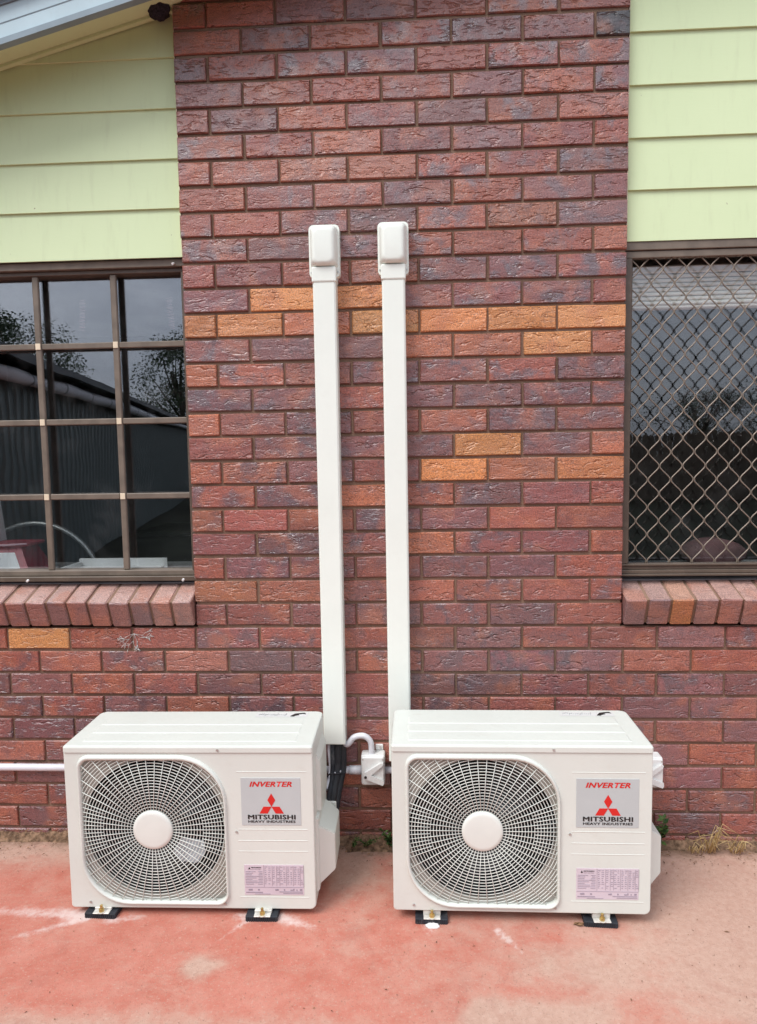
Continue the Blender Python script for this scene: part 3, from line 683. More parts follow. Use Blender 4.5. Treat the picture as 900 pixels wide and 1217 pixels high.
# ------------------------------------------------------------------ pipe covers
def rrect(w0, w1, z0, z1, r, seg=5):
    P = []
    for (cx, cz, a0) in ((w1-r, z1-r, 0), (w0+r, z1-r, 90), (w0+r, z0+r, 180), (w1-r, z0+r, 270)):
        for k in range(seg+1):
            a = R(a0+90*k/seg); P.append((cx+r*math.cos(a), cz+r*math.sin(a)))
    return P
def duct(x, ztop, zbot, label):
    t = thing('pipe_duct', label, 'pipe duct', (x, 0, zbot), group=None)
    w = .040; D = .058
    prof = [(-w, .004), (-w, -D+.006), (-w+.002, -D+.002), (-w+.006, -D), (w-.006, -D), (w-.002, -D+.002), (w, -D+.006), (w, .004)]
    inner = [(a*.95, b+.002 if b < 0 else b) for a, b in prof]
    zt = ztop-.165
    m = MB(); n = len(prof)
    vs = [(a, b, 0) for a, b in prof]+[(a, b, zt-zbot) for a, b in prof]+[(a, b, 0) for a, b in inner]+[(a, b, zt-zbot) for a, b in inner]
    fs = []
    for i in range(n-1):
        fs += [(i, i+1, n+i+1, n+i), (2*n+i+1, 2*n+i, 3*n+i, 3*n+i+1), (i+1, i, 2*n+i, 2*n+i+1), (n+i, n+i+1, 3*n+i+1, 3*n+i)]
    m.add(vs, fs); m.build('cover', M['pvc'], t)
    m = MB(); m.bbox((-.0345, -.0592, .002), (.0345, -.0575, zt-zbot-.017), .0006, 1); m.build('snap_lid', M['pvc'], t)
    # entry hood: flange plate, collar and swollen middle
    z0 = zt-zbot
    h = thing_part = link('hood', None, None, t)
    fl = MB(); fl.prism([(a, b) for a, b in rrect(-.0530, .0530, z0+.004, z0+.182, .016)], -.034, .003)
    bm = bmesh.new()
    me0 = fl.mesh('flange'); bpy.data.objects.remove(h)
    h = link('hood', me0, M['pvc'], t)
    def loft(name, rings, mat, par):
        mb = MB(); n = len(rings[0]); vs = [p for r_ in rings for p in r_]; fs = []
        for i in range(len(rings)-1):
            for k in range(n): fs.append((i*n+k, i*n+(k+1) % n, (i+1)*n+(k+1) % n, (i+1)*n+k))
        fs.append(tuple((len(rings)-1)*n+k for k in range(n)))
        mb.add(vs, fs, True); mm_ = mb.mesh(name); mb = None
        o_ = link(name, mm_, mat, par); return o_
    rings = []
    for y, ins, top in ((-.030, .003, .003), (-.040, .0045, .004), (-.058, .009, .009), (-.072, .0135, .015), (-.0765, .018, .021), (-.078, .024, .030)):
        rings.append([(a, y, b) for a, b in rrect(-.0515+ins, .0515-ins, z0+.030+ins*.9, z0+.182-top, .017)])
    loft('hood_bulge', rings, M['pvc'], h)
    m = MB(); m.bbox((-.0425, -.0625, z0-.016), (.0425, .003, z0+.036), .005, 2); m.build('collar', M['pvc'], h)
    for sx in (-.046, .046):
        m = MB(); m.tube([(sx, -.033, z0+.022), (sx, -.0365, z0+.022)], .0032, 8, smooth=False); m.build('screw', M['chrome'], h)
    return t
duct(.5120, 2.184, .362, 'white pipe duct ending just above the black insulated pipes')
duct(.7500, 2.186, .30, 'white pipe duct running down behind an outdoor unit')

# ------------------------------------------------------------------ power pipe, isolators, flexible conduit, pipe bundle
t = thing('power_conduit', 'pale grey pipe running along the low brick wall behind both outdoor units', 'pipe', (0, 0, .247))
m = MB(); m.tube([(-2.1, -.016, 0), (.606, -.016, 0)], .0135, 12); m.build('pipe', M['greypvc'], t)
m = MB(); m.tube([(.693, -.016, 0), (1.610, -.016, 0)], .0125, 12); m.build('pipe', M['greypvc'], t)
m = MB(); m.tube([(.560, -.016, 0), (.604, -.016, 0)], .0165, 12); m.build('coupling', M['greypvc'], t)
def isolator(x, label, yaw=0):
    t = thing('isolator_switch', label, 'switch', (x, 0, .206), group=None)
    m = MB(); m.bbox((-.043, -.052, 0), (.043, .003, .112), .007, 3); m.build('body', M['isolator'], t)
    m = MB(); m.bbox((-.0405, -.0585, .003), (.0405, -.0525, .108), .003, 1); cv = m.build('cover', M['isolator'], t)
    # wedge shaped hood with the slanted rotary handle
    m = MB(); m.prism([(-.032, .040), (-.024, .030), (.036, .008), (.040, .014), (.040, .026), (-.006, .046), (.036, .082), (.038, .090), (.030, .092), (-.030, .054)], -.073, -.0587); m.build('hood', M['isolator'], t)
    m = MB(); m.prism([(-.016, .046), (.038, .028), (.039, .080)], -.064, -.0588); m.build('handle', M['isolator'], t)
    m = MB(); m.tube([(-.026, -.0732, .040), (-.026, -.0765, .040)], .005, 8); m.build('padlock_hole', M['blackprint'], t)
    for sx, sz in ((-.036, .009), (.036, .100), (-.036, .100)):
        m = MB(); m.tube([(sx, -.0585, sz), (sx, -.060, sz)], .0028, 6); m.build('screw', M['chrome'], t)
    return t
isolator(.650, 'white isolator switch on the wall between the two outdoor units')
isolator(1.6440, 'white isolator switch half hidden behind the unit beside the grilled window')
def corrugated(path, r, name, label):
    P = [Vector(p) for p in path]; out = []; rad = []
    # resample a Catmull-Rom curve
    Q = [P[0]*2-P[1]]+P+[P[-1]*2-P[-2]]
    for i in range(1, len(Q)-2):
        for k in range(16):
            s = k/16; a, b, c, d = Q[i-1], Q[i], Q[i+1], Q[i+2]
            out.append(.5*((2*b)+(c-a)*s+(2*a-5*b+4*c-d)*s*s+(3*b-a-3*c+d)*s**3))
    out.append(P[-1])
    rad = [r*(1.0 if i % 2 else .93) for i in range(len(out))]
    m = MB(); m.tube(out, rad, 10); tag(m.build(name, M['greypvc']), label, 'conduit')
corrugated([(.535, -.030, .365), (.556, -.032, .352), (.582, -.034, .379), (.618, -.033, .384), (.642, -.031, .360), (.645, -.030, .316)], .0115, 'flexible_conduit', 'grey corrugated conduit arching into the isolator switch between the units')
t = thing('saddle_clip', 'small white saddle clip screwed beside the arched conduit', 'clip', (.672, 0, .330))
m = MB(); m.bbox((-.014, -.006, -.011), (.014, .001, .011), .002, 1); m.build('base', M['isolator'], t)
m = MB(); m.tube([(.004, -.006, 0), (.004, -.010, 0)], .0045, 8); m.build('screw', M['chrome'], t)
t = thing('insulated_pipes', 'bundle of black insulated pipes dropping from the duct to a unit', 'pipes', (.50, -.05, .2))
def tp(pts, r, name, mat, n=12):
    P = [Vector(p)-Vector((.50, -.05, .2)) for p in pts]; Q = [P[0]*2-P[1]]+P+[P[-1]*2-P[-2]]; out = []
    for i in range(1, len(Q)-2):
        for k in range(8):
            s = k/8; a, b, c, d = Q[i-1], Q[i], Q[i+1], Q[i+2]
            out.append(.5*((2*b)+(c-a)*s+(2*a-5*b+4*c-d)*s*s+(3*b-a-3*c+d)*s**3))
    out.append(P[-1]); m = MB(); m.tube(out, r, n); return m.build(name, mat, t)
tp([(.522, -.034, .42), (.520, -.036, .34), (.516, -.05, .26), (.508, -.10, .20), (.505, -.20, .155)], .0165, 'insulated_pipe', M['black'])
tp([(.538, -.026, .42), (.537, -.028, .34), (.536, -.036, .26), (.524, -.075, .20), (.512, -.18, .11)], .0150, 'insulated_pipe', M['black'])
tp([(.503, -.046, .40), (.503, -.050, .32), (.502, -.066, .25), (.498, -.11, .215), (.497, -.19, .19)], .0080, 'power_cable', M['rubber'])
tp([(.493, -.034, .42), (.492, -.036, .33), (.496, -.046, .262), (.487, -.10, .21)], .0085, 'drain_hose', M['greypvc'])
tp([(.482, -.070, .243), (.497, -.082, .262), (.520, -.071, .258), (.550, -.050, .252)], .0030, 'cable_tie', M['rubber'], 6)
for p_ in ((.513, -.071, .262), (.532, -.058, .262), (.515, -.115, .188)):
    m = MB(); m.tube([Vector(p_)-Vector((.5, -.05, .2)), Vector(p_)-Vector((.5, -.044, .2))], .0028, 6); m.build('tie_head', M['greypvc'], t)

# ------------------------------------------------------------------ outdoor units
UW, UH, UD = .78, .532, .29
def opening(u0, u1, t0, t1, rs, seg=10):
    """rounded rect with radii (tr, tl, bl, br), counter-clockwise"""
    P = []
    for (cx, cz, a0, r) in ((u1-rs[0], t1-rs[0], 0, rs[0]), (u0+rs[1], t1-rs[1], 90, rs[1]), (u0+rs[2], t0+rs[2], 180, rs[2]), (u1-rs[3], t0+rs[3], 270, rs[3])):
        for k in range(seg+1):
            a = R(a0+90*k/seg); P.append((cx+r*math.cos(a), cz+r*math.sin(a)))
    return P
def inside(poly, x, y):
    c = False; j = len(poly)-1
    for i in range(len(poly)):
        xi, yi = poly[i]; xj, yj = poly[j]
        if (yi > y) != (yj > y) and x < (xj-xi)*(y-yi)/(yj-yi)+xi: c = not c
        j = i
    return c
def outdoor_unit(label):
    t = thing('outdoor_unit', label, 'air conditioner', (0, 0, 0), group='outdoor units on the slab')
    ox = UW/2
    def P(name, mb, mat, par=t): return mb.build(name, mat, par)
    FIN = opening(.050, .500, .024, .485, (.142, .028, .142, .028)); FOUT = opening(.038, .510, .010, .503, (.155, .040, .155, .040))
    n = len(FIN)
    # casing: front skin with opening, wrapped round the sides, plus back and base
    bt, tp_ = .0, UH-.021
    outer = opening(0, UW, bt, tp_, (.006, .006, .010, .018), 10)
    m = MB()
    vs = [(a-ox, 0, b) for a, b in FOUT]+[(a-ox, 0, b) for a, b in outer]; m.add(vs, [(i, (i+1) % n, n+(i+1) % n, n+i) for i in range(n)])
    e = .006; sk = [opening(0, UW, bt, tp_, (.006, .006, .010, .018), 10)]
    r0 = [(a-ox, 0, b) for a, b in outer]
    def scaled(y, ins): return [((a-UW/2)*(1+2*ins/UW), y, (b-tp_/2)*(1+2*ins/tp_)+tp_/2) for a, b in outer]
    rings = [r0, scaled(.0012, .0022), scaled(.005, .0032), scaled(UD-.004, .0032), scaled(UD, .0)]
    vv = [p for r_ in rings for p in r_]; ff = []
    for i in range(len(rings)-1):
        for k in range(n): ff.append((i*n+k, i*n+(k+1) % n, (i+1)*n+(k+1) % n, (i+1)*n+k))
    ff.append(tuple((len(rings)-1)*n+k for k in range(n)))
    m.add(vv, ff); cas = P('casing', m, M['ac'])
    # raised surround of the fan opening
    m = MB(); prof = [(0.0, .0, 0.0), (.10, -.004, 0), (.35, -.0095, 0), (.65, -.0095, 0), (.92, -.0045, 0), (1.0, .012, 0)]
    vs = []
    for f, y, _ in prof:
        for (a, b), (c, d) in zip(FOUT, FIN): vs.append((a+(c-a)*f-ox, y, b+(d-b)*f))
    ff = [(i*n+k, i*n+(k+1) % n, (i+1)*n+(k+1) % n, (i+1)*n+k) for i in range(len(prof)-1) for k in range(n)]
    m.add(vs, ff, True); sur = P('fan_surround', m, M['ac'])
    # bell-mouth plate behind the guard with a round hole, and the black shroud
    hu, ht, HR = .273, .259, .227
    m = MB(); sq = []; ring = []
    for k in range(64):
        a = 2*math.pi*k/64; ring.append((hu+HR*math.cos(a), ht+HR*math.sin(a)))
        s = 1/max(abs(math.cos(a)), abs(math.sin(a))); sq.append((hu+.236*s*math.cos(a), ht+.236*s*math.sin(a)))
    vs = [(a-ox, .0125, b) for a, b in sq]+[(a-ox, .0125, b) for a, b in ring]+[(a-ox, .0245, b) for a, b in ring]+[(a-ox, .0115, b) for a, b in sq]
    ff = [(k, (k+1) % 64, 64+(k+1) % 64, 64+k) for k in range(64)]+[(64+k, 64+(k+1) % 64, 128+(k+1) % 64, 128+k) for k in range(64)]
    ff += [(192+k, 192+(k+1) % 64, (k+1) % 64, k) for k in range(64)]
    m.add(vs, ff); P('bellmouth', m, M['plate'])
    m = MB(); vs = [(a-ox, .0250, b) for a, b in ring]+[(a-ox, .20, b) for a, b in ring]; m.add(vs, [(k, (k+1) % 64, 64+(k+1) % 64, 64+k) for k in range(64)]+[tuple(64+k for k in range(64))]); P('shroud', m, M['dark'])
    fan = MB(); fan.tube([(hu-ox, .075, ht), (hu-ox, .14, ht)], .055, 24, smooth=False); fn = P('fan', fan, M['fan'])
    for b_ in range(3):
        m = MB(); vs = []
        for i in range(9):
            rr = .05+(.198-.05)*i/8
            for j in range(7):
                a = R(30+120*b_)+(-.55+1.10*j/6)*(1.0-.1*i/8)+.35*(i/8)**1.4; vs.append((hu-ox+rr*math.cos(a), .085+.055*j/6, ht+rr*math.sin(a)))
        m.add(vs, [(i*7+j, i*7+j+1, (i+1)*7+j+1, (i+1)*7+j) for i in range(8) for j in range(6)], True); P('blade', m, M['fan'], fn)
    # guard: hub disc, concentric wires, radial wires
    gd = MB()
    N = 40; prof = [(0, -.0085), (.050, -.0085), (.059, -.0075), (.0632, -.004), (.0632, .004)]
    vs = [(hu-ox, prof[0][1], ht)]; ff = []
    for r_, y in prof[1:]:
        for k in range(N): a = 2*math.pi*k/N; vs.append((hu-ox+r_*math.cos(a), y, ht+r_*math.sin(a)))
    ff += [(0, 1+(k+1) % N, 1+k) for k in range(N)]
    for i in range(len(prof)-2): ff += [(1+i*N+k, 1+i*N+(k+1) % N, 1+(i+1)*N+(k+1) % N, 1+(i+1)*N+k) for k in range(N)]
    gd.add(vs, ff, True); guard = P('fan_guard', gd, M['guard'])
    FI2 = opening(.0515, .4985, .0255, .4835, (.141, .027, .141, .027))
    rr = .0632+.0098; k_ = 0
    while rr < .30:
        m = MB(); K = 180; run = []
        flags = [inside(FI2, hu+rr*math.cos(2*math.pi*k/K), ht+rr*math.sin(2*math.pi*k/K)) for k in range(K)]
        pt = lambda k: (hu-ox+rr*math.cos(2*math.pi*k/K), .001, ht+rr*math.sin(2*math.pi*k/K))
        if all(flags): m.tube([pt(k) for k in range(0, K, 2)], .00135, 5, closed=True)
        else:
            s0 = next((k for k in range(K) if flags[k] and not flags[k-1]), None)
            if s0 is not None:
                k = s0
                while k < s0+K:
                    if flags[k % K]:
                        a = k
                        while flags[k % K] and k < s0+K: k += 1
                        if k-a >= 2: P('ring_wire', MB().tube([pt(q) for q in range(a-1, k+1)], .00135, 5), M['guard'], guard)
                    else: k += 1
        if m.v: P('ring_wire', m, M['guard'], guard)
        rr += .0096; k_ += 1
    def spoke(a, r0):
        r1 = r0
        while inside(FI2, hu+(r1+.002)*math.cos(a), ht+(r1+.002)*math.sin(a)): r1 += .002
        if r1-r0 < .01: return
        m = MB(); c, s = math.cos(a), math.sin(a)
        m.tube([(hu-ox+(r0-.004)*c, -.0015, ht+(r0-.004)*s), (hu-ox+(r1+.004)*c, -.0015, ht+(r1+.004)*s)], .00120, 5); P('radial_wire', m, M['guard'], guard)
    NS = 50
    for k in range(NS): spoke(2*math.pi*k/NS, .0632)
    for k in range(NS):
        a = 2*math.pi*(k+.5)/NS
        if abs(math.cos(a)) > .93: spoke(a, .163)
    # lid with pressed ribs
    m = MB(); lo = opening(-.004, UW+.004, -.004, UD+.004, (.022, .022, .008, .008), 5); nl = len(lo)
    def ringl(ins, z):
        return [((a-UW/2)*(1-2*ins/UW)+UW/2-ox, (b-UD/2)*(1-2*ins/UD)+UD/2, z) for a, b in lo]
    rings = [ringl(.0, UH-.0205), ringl(.0, UH-.006), ringl(.0018, UH-.002), ringl(.006, UH)]
    vs = [p for r_ in rings for p in r_]; ff = [(i*nl+k, i*nl+(k+1) % nl, (i+1)*nl+(k+1) % nl, (i+1)*nl+k) for i in range(3) for k in range(nl)]
    ff += [tuple(3*nl+k for k in range(nl)), tuple(reversed(range(nl)))]
    m.add(vs, ff); lid = P('lid', m, M['ac'])
    for v0, v1 in ((.030, .082), (.098, .150), (.166, .218)):
        m = MB(); a0, a1 = .045-ox, UW-.05-ox; h = .0016
        m.add([(a0, v0, UH), (a1, v0, UH), (a1, v1, UH), (a0, v1, UH), (a0+.006, v0+.004, UH+h), (a1-.006, v0+.004, UH+h), (a1-.006, v1-.004, UH+h), (a0+.006, v1-.004, UH+h)],
              [(4,5,6,7),(0,1,5,4),(1,2,6,5),(2,3,7,6),(3,0,4,7)]); P('rib', m, M['ac'], lid)
    m = MB(); m.add([(.555-ox, .235, UH+.0008), (.735-ox, .235, UH+.0008), (.735-ox, .272, UH+.0008), (.555-ox, .272, UH+.0008)], [(0, 1, 2, 3)]); ps = P('top_sticker', m, M['paleprint'], lid)
    m = MB(); rs = random.Random(5)
    for k in range(14):
        x = .565-ox+k*.007; m.tube([(x, .243+rs.uniform(0, .01), UH+.0016), (x+.004, .252+rs.uniform(0, .012), UH+.0016)], .0012, 3)
    P('sticker_print', m, M['silver'], lid)
    m = MB(); m.prism([(.676, .240), (.690, .262), (.722, .270), (.728, .258), (.716, .262), (.698, .255), (.706, .250), (.694, .246), (.688, .238)], UH+.0010, UH+.0026, 'z')
    for i, v in enumerate(m.v): m.v[i] = (v[0]-ox, v[1], v[2])
    P('arrow_mark', m, M['blackprint'], lid)
    # pressed panel on the front right: raised ledges
    for tt in (.448, .261, .224, .189, .037):
        m = MB(); m.prism([(0.0, tt-.0028), (-.0010, tt-.0002), (-.0003, tt+.0010), (0.0, tt+.0010)], .543-ox, .762-ox, 'x'); P('panel_ridge', m, M['ac'])
    # badge
    m = MB(); m.bbox((.556-ox, -.0012, .275), (.743-ox, .0004, .429), .0005, 1); bd = P('badge', m, M['silver'])
    def txt(s, u0, u1, t0, t1, mat, par, y=-.0020, shear=0, bold=0, heavy=0):
        o_ = link('lettering', text_mesh(s, u1-u0, t1-t0, shear, bold, heavy), mat, par, (u0-ox, y, t0)); return o_
    txt('INVERTER', .584, .716, .4010, .4172, M['red'], bd, shear=.28, bold=.01, heavy=.0008)
    txt('MITSUBISHI', .577, .725, .2950, .3095, M['blackprint'], bd, bold=.0, heavy=.0011)
    txt('HEAVY INDUSTRIES', .577, .725, .2838, .2914, M['blackprint'], bd, bold=.005, heavy=.0005)
    cx, cz, a_ = .651, .336, .0228
    for ang in (90, 210, 330):
        d1 = Vector((math.cos(R(ang)), math.sin(R(ang)))); d2 = Vector((-d1.y, d1.x)); L_ = .0430; Wd = .0124
        if ang != 90: L_ = .0440; Wd = .0127
        pts = [(cx, cz), (cx+d1.x*L_/2+d2.x*Wd, cz+d1.y*L_/2+d2.y*Wd), (cx+d1.x*L_, cz+d1.y*L_), (cx+d1.x*L_/2-d2.x*Wd, cz+d1.y*L_/2-d2.y*Wd)]
        m = MB(); m.prism([(a-ox, b) for a, b in pts], -.0022, -.0013); P('diamond_emblem', m, M['red'], bd)
    # lilac data plate with small print
    m = MB(); m.bbox((.558-ox, -.0010, .045), (.746-ox, .0004, .1445), .0004, 1); dp = P('rating_plate', m, M['lilac'])
    txt('MITSUBISHI', .580, .612, .1345, .1378, M['blackprint'], dp, bold=.05); txt('HEAVY INDUSTRIES', .580, .610, .1292, .1316, M['greyprint'], dp, bold=.03)
    m = MB()
    def bar(u0, u1, t0, t1): m.box((u0-ox, -.0019, t0), (u1-ox, -.0011, t1))
    rs = random.Random(9)
    for u in (.620, .748-.0025): bar(u, u+.0006, .072, .1435)
    for k in range(9): bar(.562, .562+rs.uniform(.02, .045), .122-k*.0052, .1230-k*.0052); bar(.600+rs.uniform(0, .006), .616, .122-k*.0052, .1230-k*.0052)
    for k in range(10):
        for q, u in enumerate((.623, .634, .648, .662, .672, .682, .694, .704, .716, .727, .737)):
            if rs.random() < .86: bar(u, u+rs.uniform(.004, .008), .1375-k*.0062, .1388-k*.0062)
    for u in (.646, .660, .670, .691, .713, .735): bar(u, u+.0005, .075, .141)
    bar(.560, .745, .0705, .0711); bar(.562, .615, .0525, .0550); bar(.668, .742, .0550, .0568); bar(.680, .742, .0500, .0516); bar(.590, .640, .0478, .0490)
    for u in (.570, .576, .600, .655, .661, .682, .703, .712, .722, .733): bar(u, u+rs.uniform(.003, .008), .0600, .0600+rs.uniform(.003, .007))
    P('small_print', m, M['greyprint'], dp)
    m = MB(); m.prism([(.571-ox, .1305), (.578-ox, .1305), (.5745-ox, .1375)], -.0020, -.0011); P('diamond_emblem', m, M['blackprint'], dp)
    for u, tt in ((.487, UH-.012), (.538, .253), (.060, .017), (.495, .014)):
        yy = -.004 if tt > UH-.02 else 0
        m = MB(); m.tube([(u-ox, yy+.001, tt), (u-ox, yy-.0030, tt)], .0038, 10, smooth=False); P('screw', m, M['chrome'])
    # side: raised service panel and protruding valve cover
    S0 = UW+.0030-ox
    def ramp(name, pts_in, pts_out, par=t):
        mb = MB(); k = len(pts_in); mb.add([(x, y, z) for x, y, z in pts_in]+[(x, y, z) for x, y, z in pts_out], [tuple(range(k)), tuple(reversed(range(k, 2*k)))]+[(i, k+i, k+(i+1) % k, (i+1) % k) for i in range(k)])
        bm = bmesh.new(); me_ = mb.mesh('t'); bm.from_mesh(me_); bmesh.ops.bevel(bm, geom=list(bm.edges), offset=.0025, segments=2, affect='EDGES'); mb2 = MB(); mb2.bm(bm); return P(name, mb2, M['ac'], par)
    ramp('service_panel', [(S0-.002, .075, .28), (S0-.002, .075, .475), (S0-.002, .255, .475), (S0-.002, .255, .28)], [(S0+.013, .082, .28), (S0+.013, .082, .446), (S0+.013, .25, .446), (S0+.013, .25, .28)])
    ramp('side_cover', [(S0-.002, .035, .03), (S0-.002, .035, .278), (S0-.002, .27, .278), (S0-.002, .27, .03)], [(S0+.008, .04, .035), (S0+.008, .04, .274), (S0+.008, .265, .274), (S0+.008, .265, .035)])
    vc = ramp('valve_cover', [(S0+.006, .050, .048), (S0+.006, .050, .245), (S0+.006, .235, .245), (S0+.006, .235, .048)], [(S0+.056, .080, .082), (S0+.056, .080, .205), (S0+.056, .228, .205), (S0+.056, .228, .082)])
    m = MB(); m.bbox((S0+.010, .2355, .20), (S0+.045, .245, .23), .003, 1); P('valve_lip', m, M['ac'], vc)
    # under-rails and feet
    return t
unitL = outdoor_unit('ivory outdoor air conditioner below the window with glazing bars, pipes at its side')
unitL.location = (.0958, -.4380, -.0135); unitL.rotation_euler.z = .01452
unitR = copy_tree(unitL); unitR['label'] = 'ivory outdoor air conditioner below the grilled window, isolator switch behind it'
unitR.location = (1.1270, -.4456, -.0017); unitR.rotation_euler.z = -.0006
# pale patch painting light caught by a blade, left unit only
m = MB(); m.prism([(-.072, .165), (-.050, .132), (.004, .124), (.034, .158), (.030, .200), (-.040, .212)], .040, .0412); o = m.build('blade_glint', M['bluepatch'], unitL)
# feet with rubber pads, washers and bolts
def feet(u, zb, xs, skew):
    g_ = zb-GZ
    for (dx, yo, sk) in xs:
        ft = link('mounting_foot', None, None, u, (dx, yo, 0)); bpy.data.objects.remove(ft)
        m = MB(); m.bbox((-.027, -.012, -g_+.0165), (.027, .30, -.0005), .001, 1); f_ = m.build('foot', M['zinc'], u, (dx, yo+.012, 0))
        m = MB(); m.bbox((-.026, -.020, -g_+.0166), (.026, -.0005, -g_+.0200), .001, 1); fl = m.build('foot_tab', M['zinc'], u, (dx, yo, 0))
        m = MB(); m.tube([(0, -.012, -g_+.020), (0, -.012, -g_+.0215)], .0125, 14, smooth=False); m.build('washer', M['zinc'], fl)
        m = MB(); m.tube([(0, -.012, -g_+.0215), (0, -.012, -g_+.0300)], .0085, 6, smooth=False); m.build('nut', M['brass'], fl)
        m = MB(); m.tube([(0, -.012, -g_+.0300), (0, -.012, -g_+.0420)], .0046, 8, smooth=False); m.build('bolt', M['brass'], fl)
def pad(x, y, rz, label):
    t = thing('rubber_pad', label, 'pad', (x, y, GZ), rz, 'rubber pads under the outdoor units')
    m = MB(); m.bbox((-.0505, 0, -.001), (.0505, .075, .0165), .0015, 1); m.build('body', M['rubber'], t)
    for k in range(14):
        m = MB(); m.box((-.046+k*.0068, -.0022, .001), (-.0425+k*.0068, .0005, .0135)); m.build('groove_rib', M['rubber'], t)
pad(-.1985, -.462, R(-2), 'black rubber pad under the glazing-bar window unit, at its fan end')
pad(.3195, -.462, R(1), 'black rubber pad under the glazing-bar window unit, at its valve cover end')
pad(.8515, -.458, R(0), 'black rubber pad with white grout blob in front, under the grilled window unit')
pad(1.3690, -.458, R(-3), 'skewed black rubber pad beside a dead leaf, under the grilled window unit')
feet(unitL, -.0135, [(-.290, -.003, 0), (.226, -.011, 0)], 0)
feet(unitR, -.0017, [(-.274, .004, 0), (.246, .004, 0)], 0)
bm = bmesh.new(); bmesh.ops.create_icosphere(bm, subdivisions=3, radius=1)
for v in bm.verts: v.co = Vector((v.co.x*.022, v.co.y*.012, max(0, v.co.z)*.010))*(1+.25*noise.noise(v.co*3))
me = bpy.data.meshes.new('grout_blob'); bm.to_mesh(me); bm.free(); me.polygons.foreach_set('use_smooth', [True]*len(me.polygons))
tag(link('grout_blob', me, M['card'], None, (.855, -.468, GZ)), 'small white blob of grout in front of a rubber pad', 'grout')

# ------------------------------------------------------------------ soil strip, litter, weeds
def soil():
    xs = [-2.1+.012*i for i in range(int(5.9/.012))]; rows = 14; vs = []; fs = []
    for x in xs:
        w = .060+.035*noise.noise(Vector((x*2.3, 4, 0)))+.03*noise.noise(Vector((x*9, 1, 0)))
        h = .030+.012*noise.noise(Vector((x*4, 9, 0)))
        if .55 < x < .72: w += .05
        for j in range(rows):
            s = j/(rows-1); y = .006-s*w
            z = GZ-.003+h*(1-s)**1.3+.008*(1-s)*noise.noise(Vector((x*38, y*38, 2)))+.004*noise.noise(Vector((x*95, y*95, 7)))*(1-s*s)-.003*s
            vs.append((x, y, z))
    for i in range(len(xs)-1):
        for j in range(rows-1): fs.append((i*rows+j, i*rows+j+1, (i+1)*rows+j+1, (i+1)*rows+j))
    me = bpy.data.meshes.new('soil'); me.from_pydata(vs, [], fs); me.polygons.foreach_set('use_smooth', [True]*len(fs)); me.update()
    tag(link('soil', me, M['soil']), 'strip of brown soil gathered along the foot of the brick wall', 'soil', None, 'stuff')
soil()
def litter():
    rr = random.Random(21); m = MB()
    def flake(x, y, z, s):
        a = rr.uniform(0, 6.28); l = s*rr.uniform(.8, 2.2); w = s*rr.uniform(.3, .7); c, d = math.cos(a), math.sin(a); h = rr.uniform(.0005, .004)
        m.add([(x-c*l, y-d*l, z), (x-d*w, y+c*w, z+h), (x+c*l, y+d*l, z+h*.6), (x+d*w, y-c*w, z+h*.3)], [(0, 1, 2), (0, 2, 3)])
    for _ in range(1800):
        x = rr.uniform(-.9, 2.2); y = -abs(rr.gauss(0, .06)); z = GZ+max(.001, .034*(1+y/.085)) if y > -.085 else GZ+.0025
        flake(x, y-.005, z+.003, rr.uniform(.0015, .0045))
    for _ in range(420): flake(rr.uniform(-.9, 2.2), rr.uniform(-1.0, -.12), GZ+.0026, rr.uniform(.0008, .0026))
    for _ in range(30): flake(rr.uniform(-.9, 2.2), rr.uniform(-1.0, -.12), GZ+.0028, rr.uniform(.0025, .0042))
    tag(m.build('litter', M['litter']), 'scattered crumbs of dry leaf and grit on the slab', 'litter', None, 'stuff')
litter()
def leaf_quad(m, p, d, n, l, w):
    d = d.normalized(); s = d.cross(n).normalized(); n2 = s.cross(d)
    m.add([p, p+d*l*.45+s*w+n2*w*.25, p+d*l, p+d*l*.45-s*w+n2*w*.25, p+d*l*.5-n2*w*.1], [(0, 1, 4), (1, 2, 4), (2, 3, 4), (3, 0, 4)])
def weed(x, y, hgt, nst, spread, ls, label, seed, mat='leaf'):
    rr = random.Random(seed); t = thing('weed', label, 'weed', (x, y, GZ+.01)); st = MB(); lf = MB()
    for _ in range(nst):
        a = rr.uniform(0, 6.28); tip = Vector((math.cos(a)*spread*rr.uniform(.2, 1), -abs(math.sin(a))*spread*.5, hgt*rr.uniform(.45, 1)))
        mid = Vector((tip.x*.35, tip.y*.35, tip.z*.6)); st.tube([(0, 0, 0), mid, tip], [.0016, .0013, .0008], 5)
        for k in range(7):
            s = .25+.75*k/6; p = (mid*(s/.5) if s < .5 else mid+(tip-mid)*((s-.5)/.5)) if True else tip
            d = Vector((rr.uniform(-1, 1), rr.uniform(-1, .3), rr.uniform(-.2, .8))); leaf_quad(lf, p, d, Vector((rr.uniform(-.4, .4), -.5, 1)), ls*rr.uniform(.6, 1.2), ls*rr.uniform(.22, .36))
    st.build('stem', M[mat], t); lf.build('foliage', M[mat], t)
weed(.705, -.045, .075, 9, .055, .018, 'small green weed at the wall foot close to the unit below the grilled window', 3)
weed(.62, -.05, .040, 6, .05, .011, 'low sprawling weed at the wall foot under the isolator switch', 5)
weed(.575, -.06, .045, 5, .035, .012, 'tiny dark weed at the wall foot under the insulated pipes', 8)
weed(1.690, -.030, .120, 5, .035, .028, 'broad-leaved green weed climbing the wall beside the valve cover below the grilled window', 6)
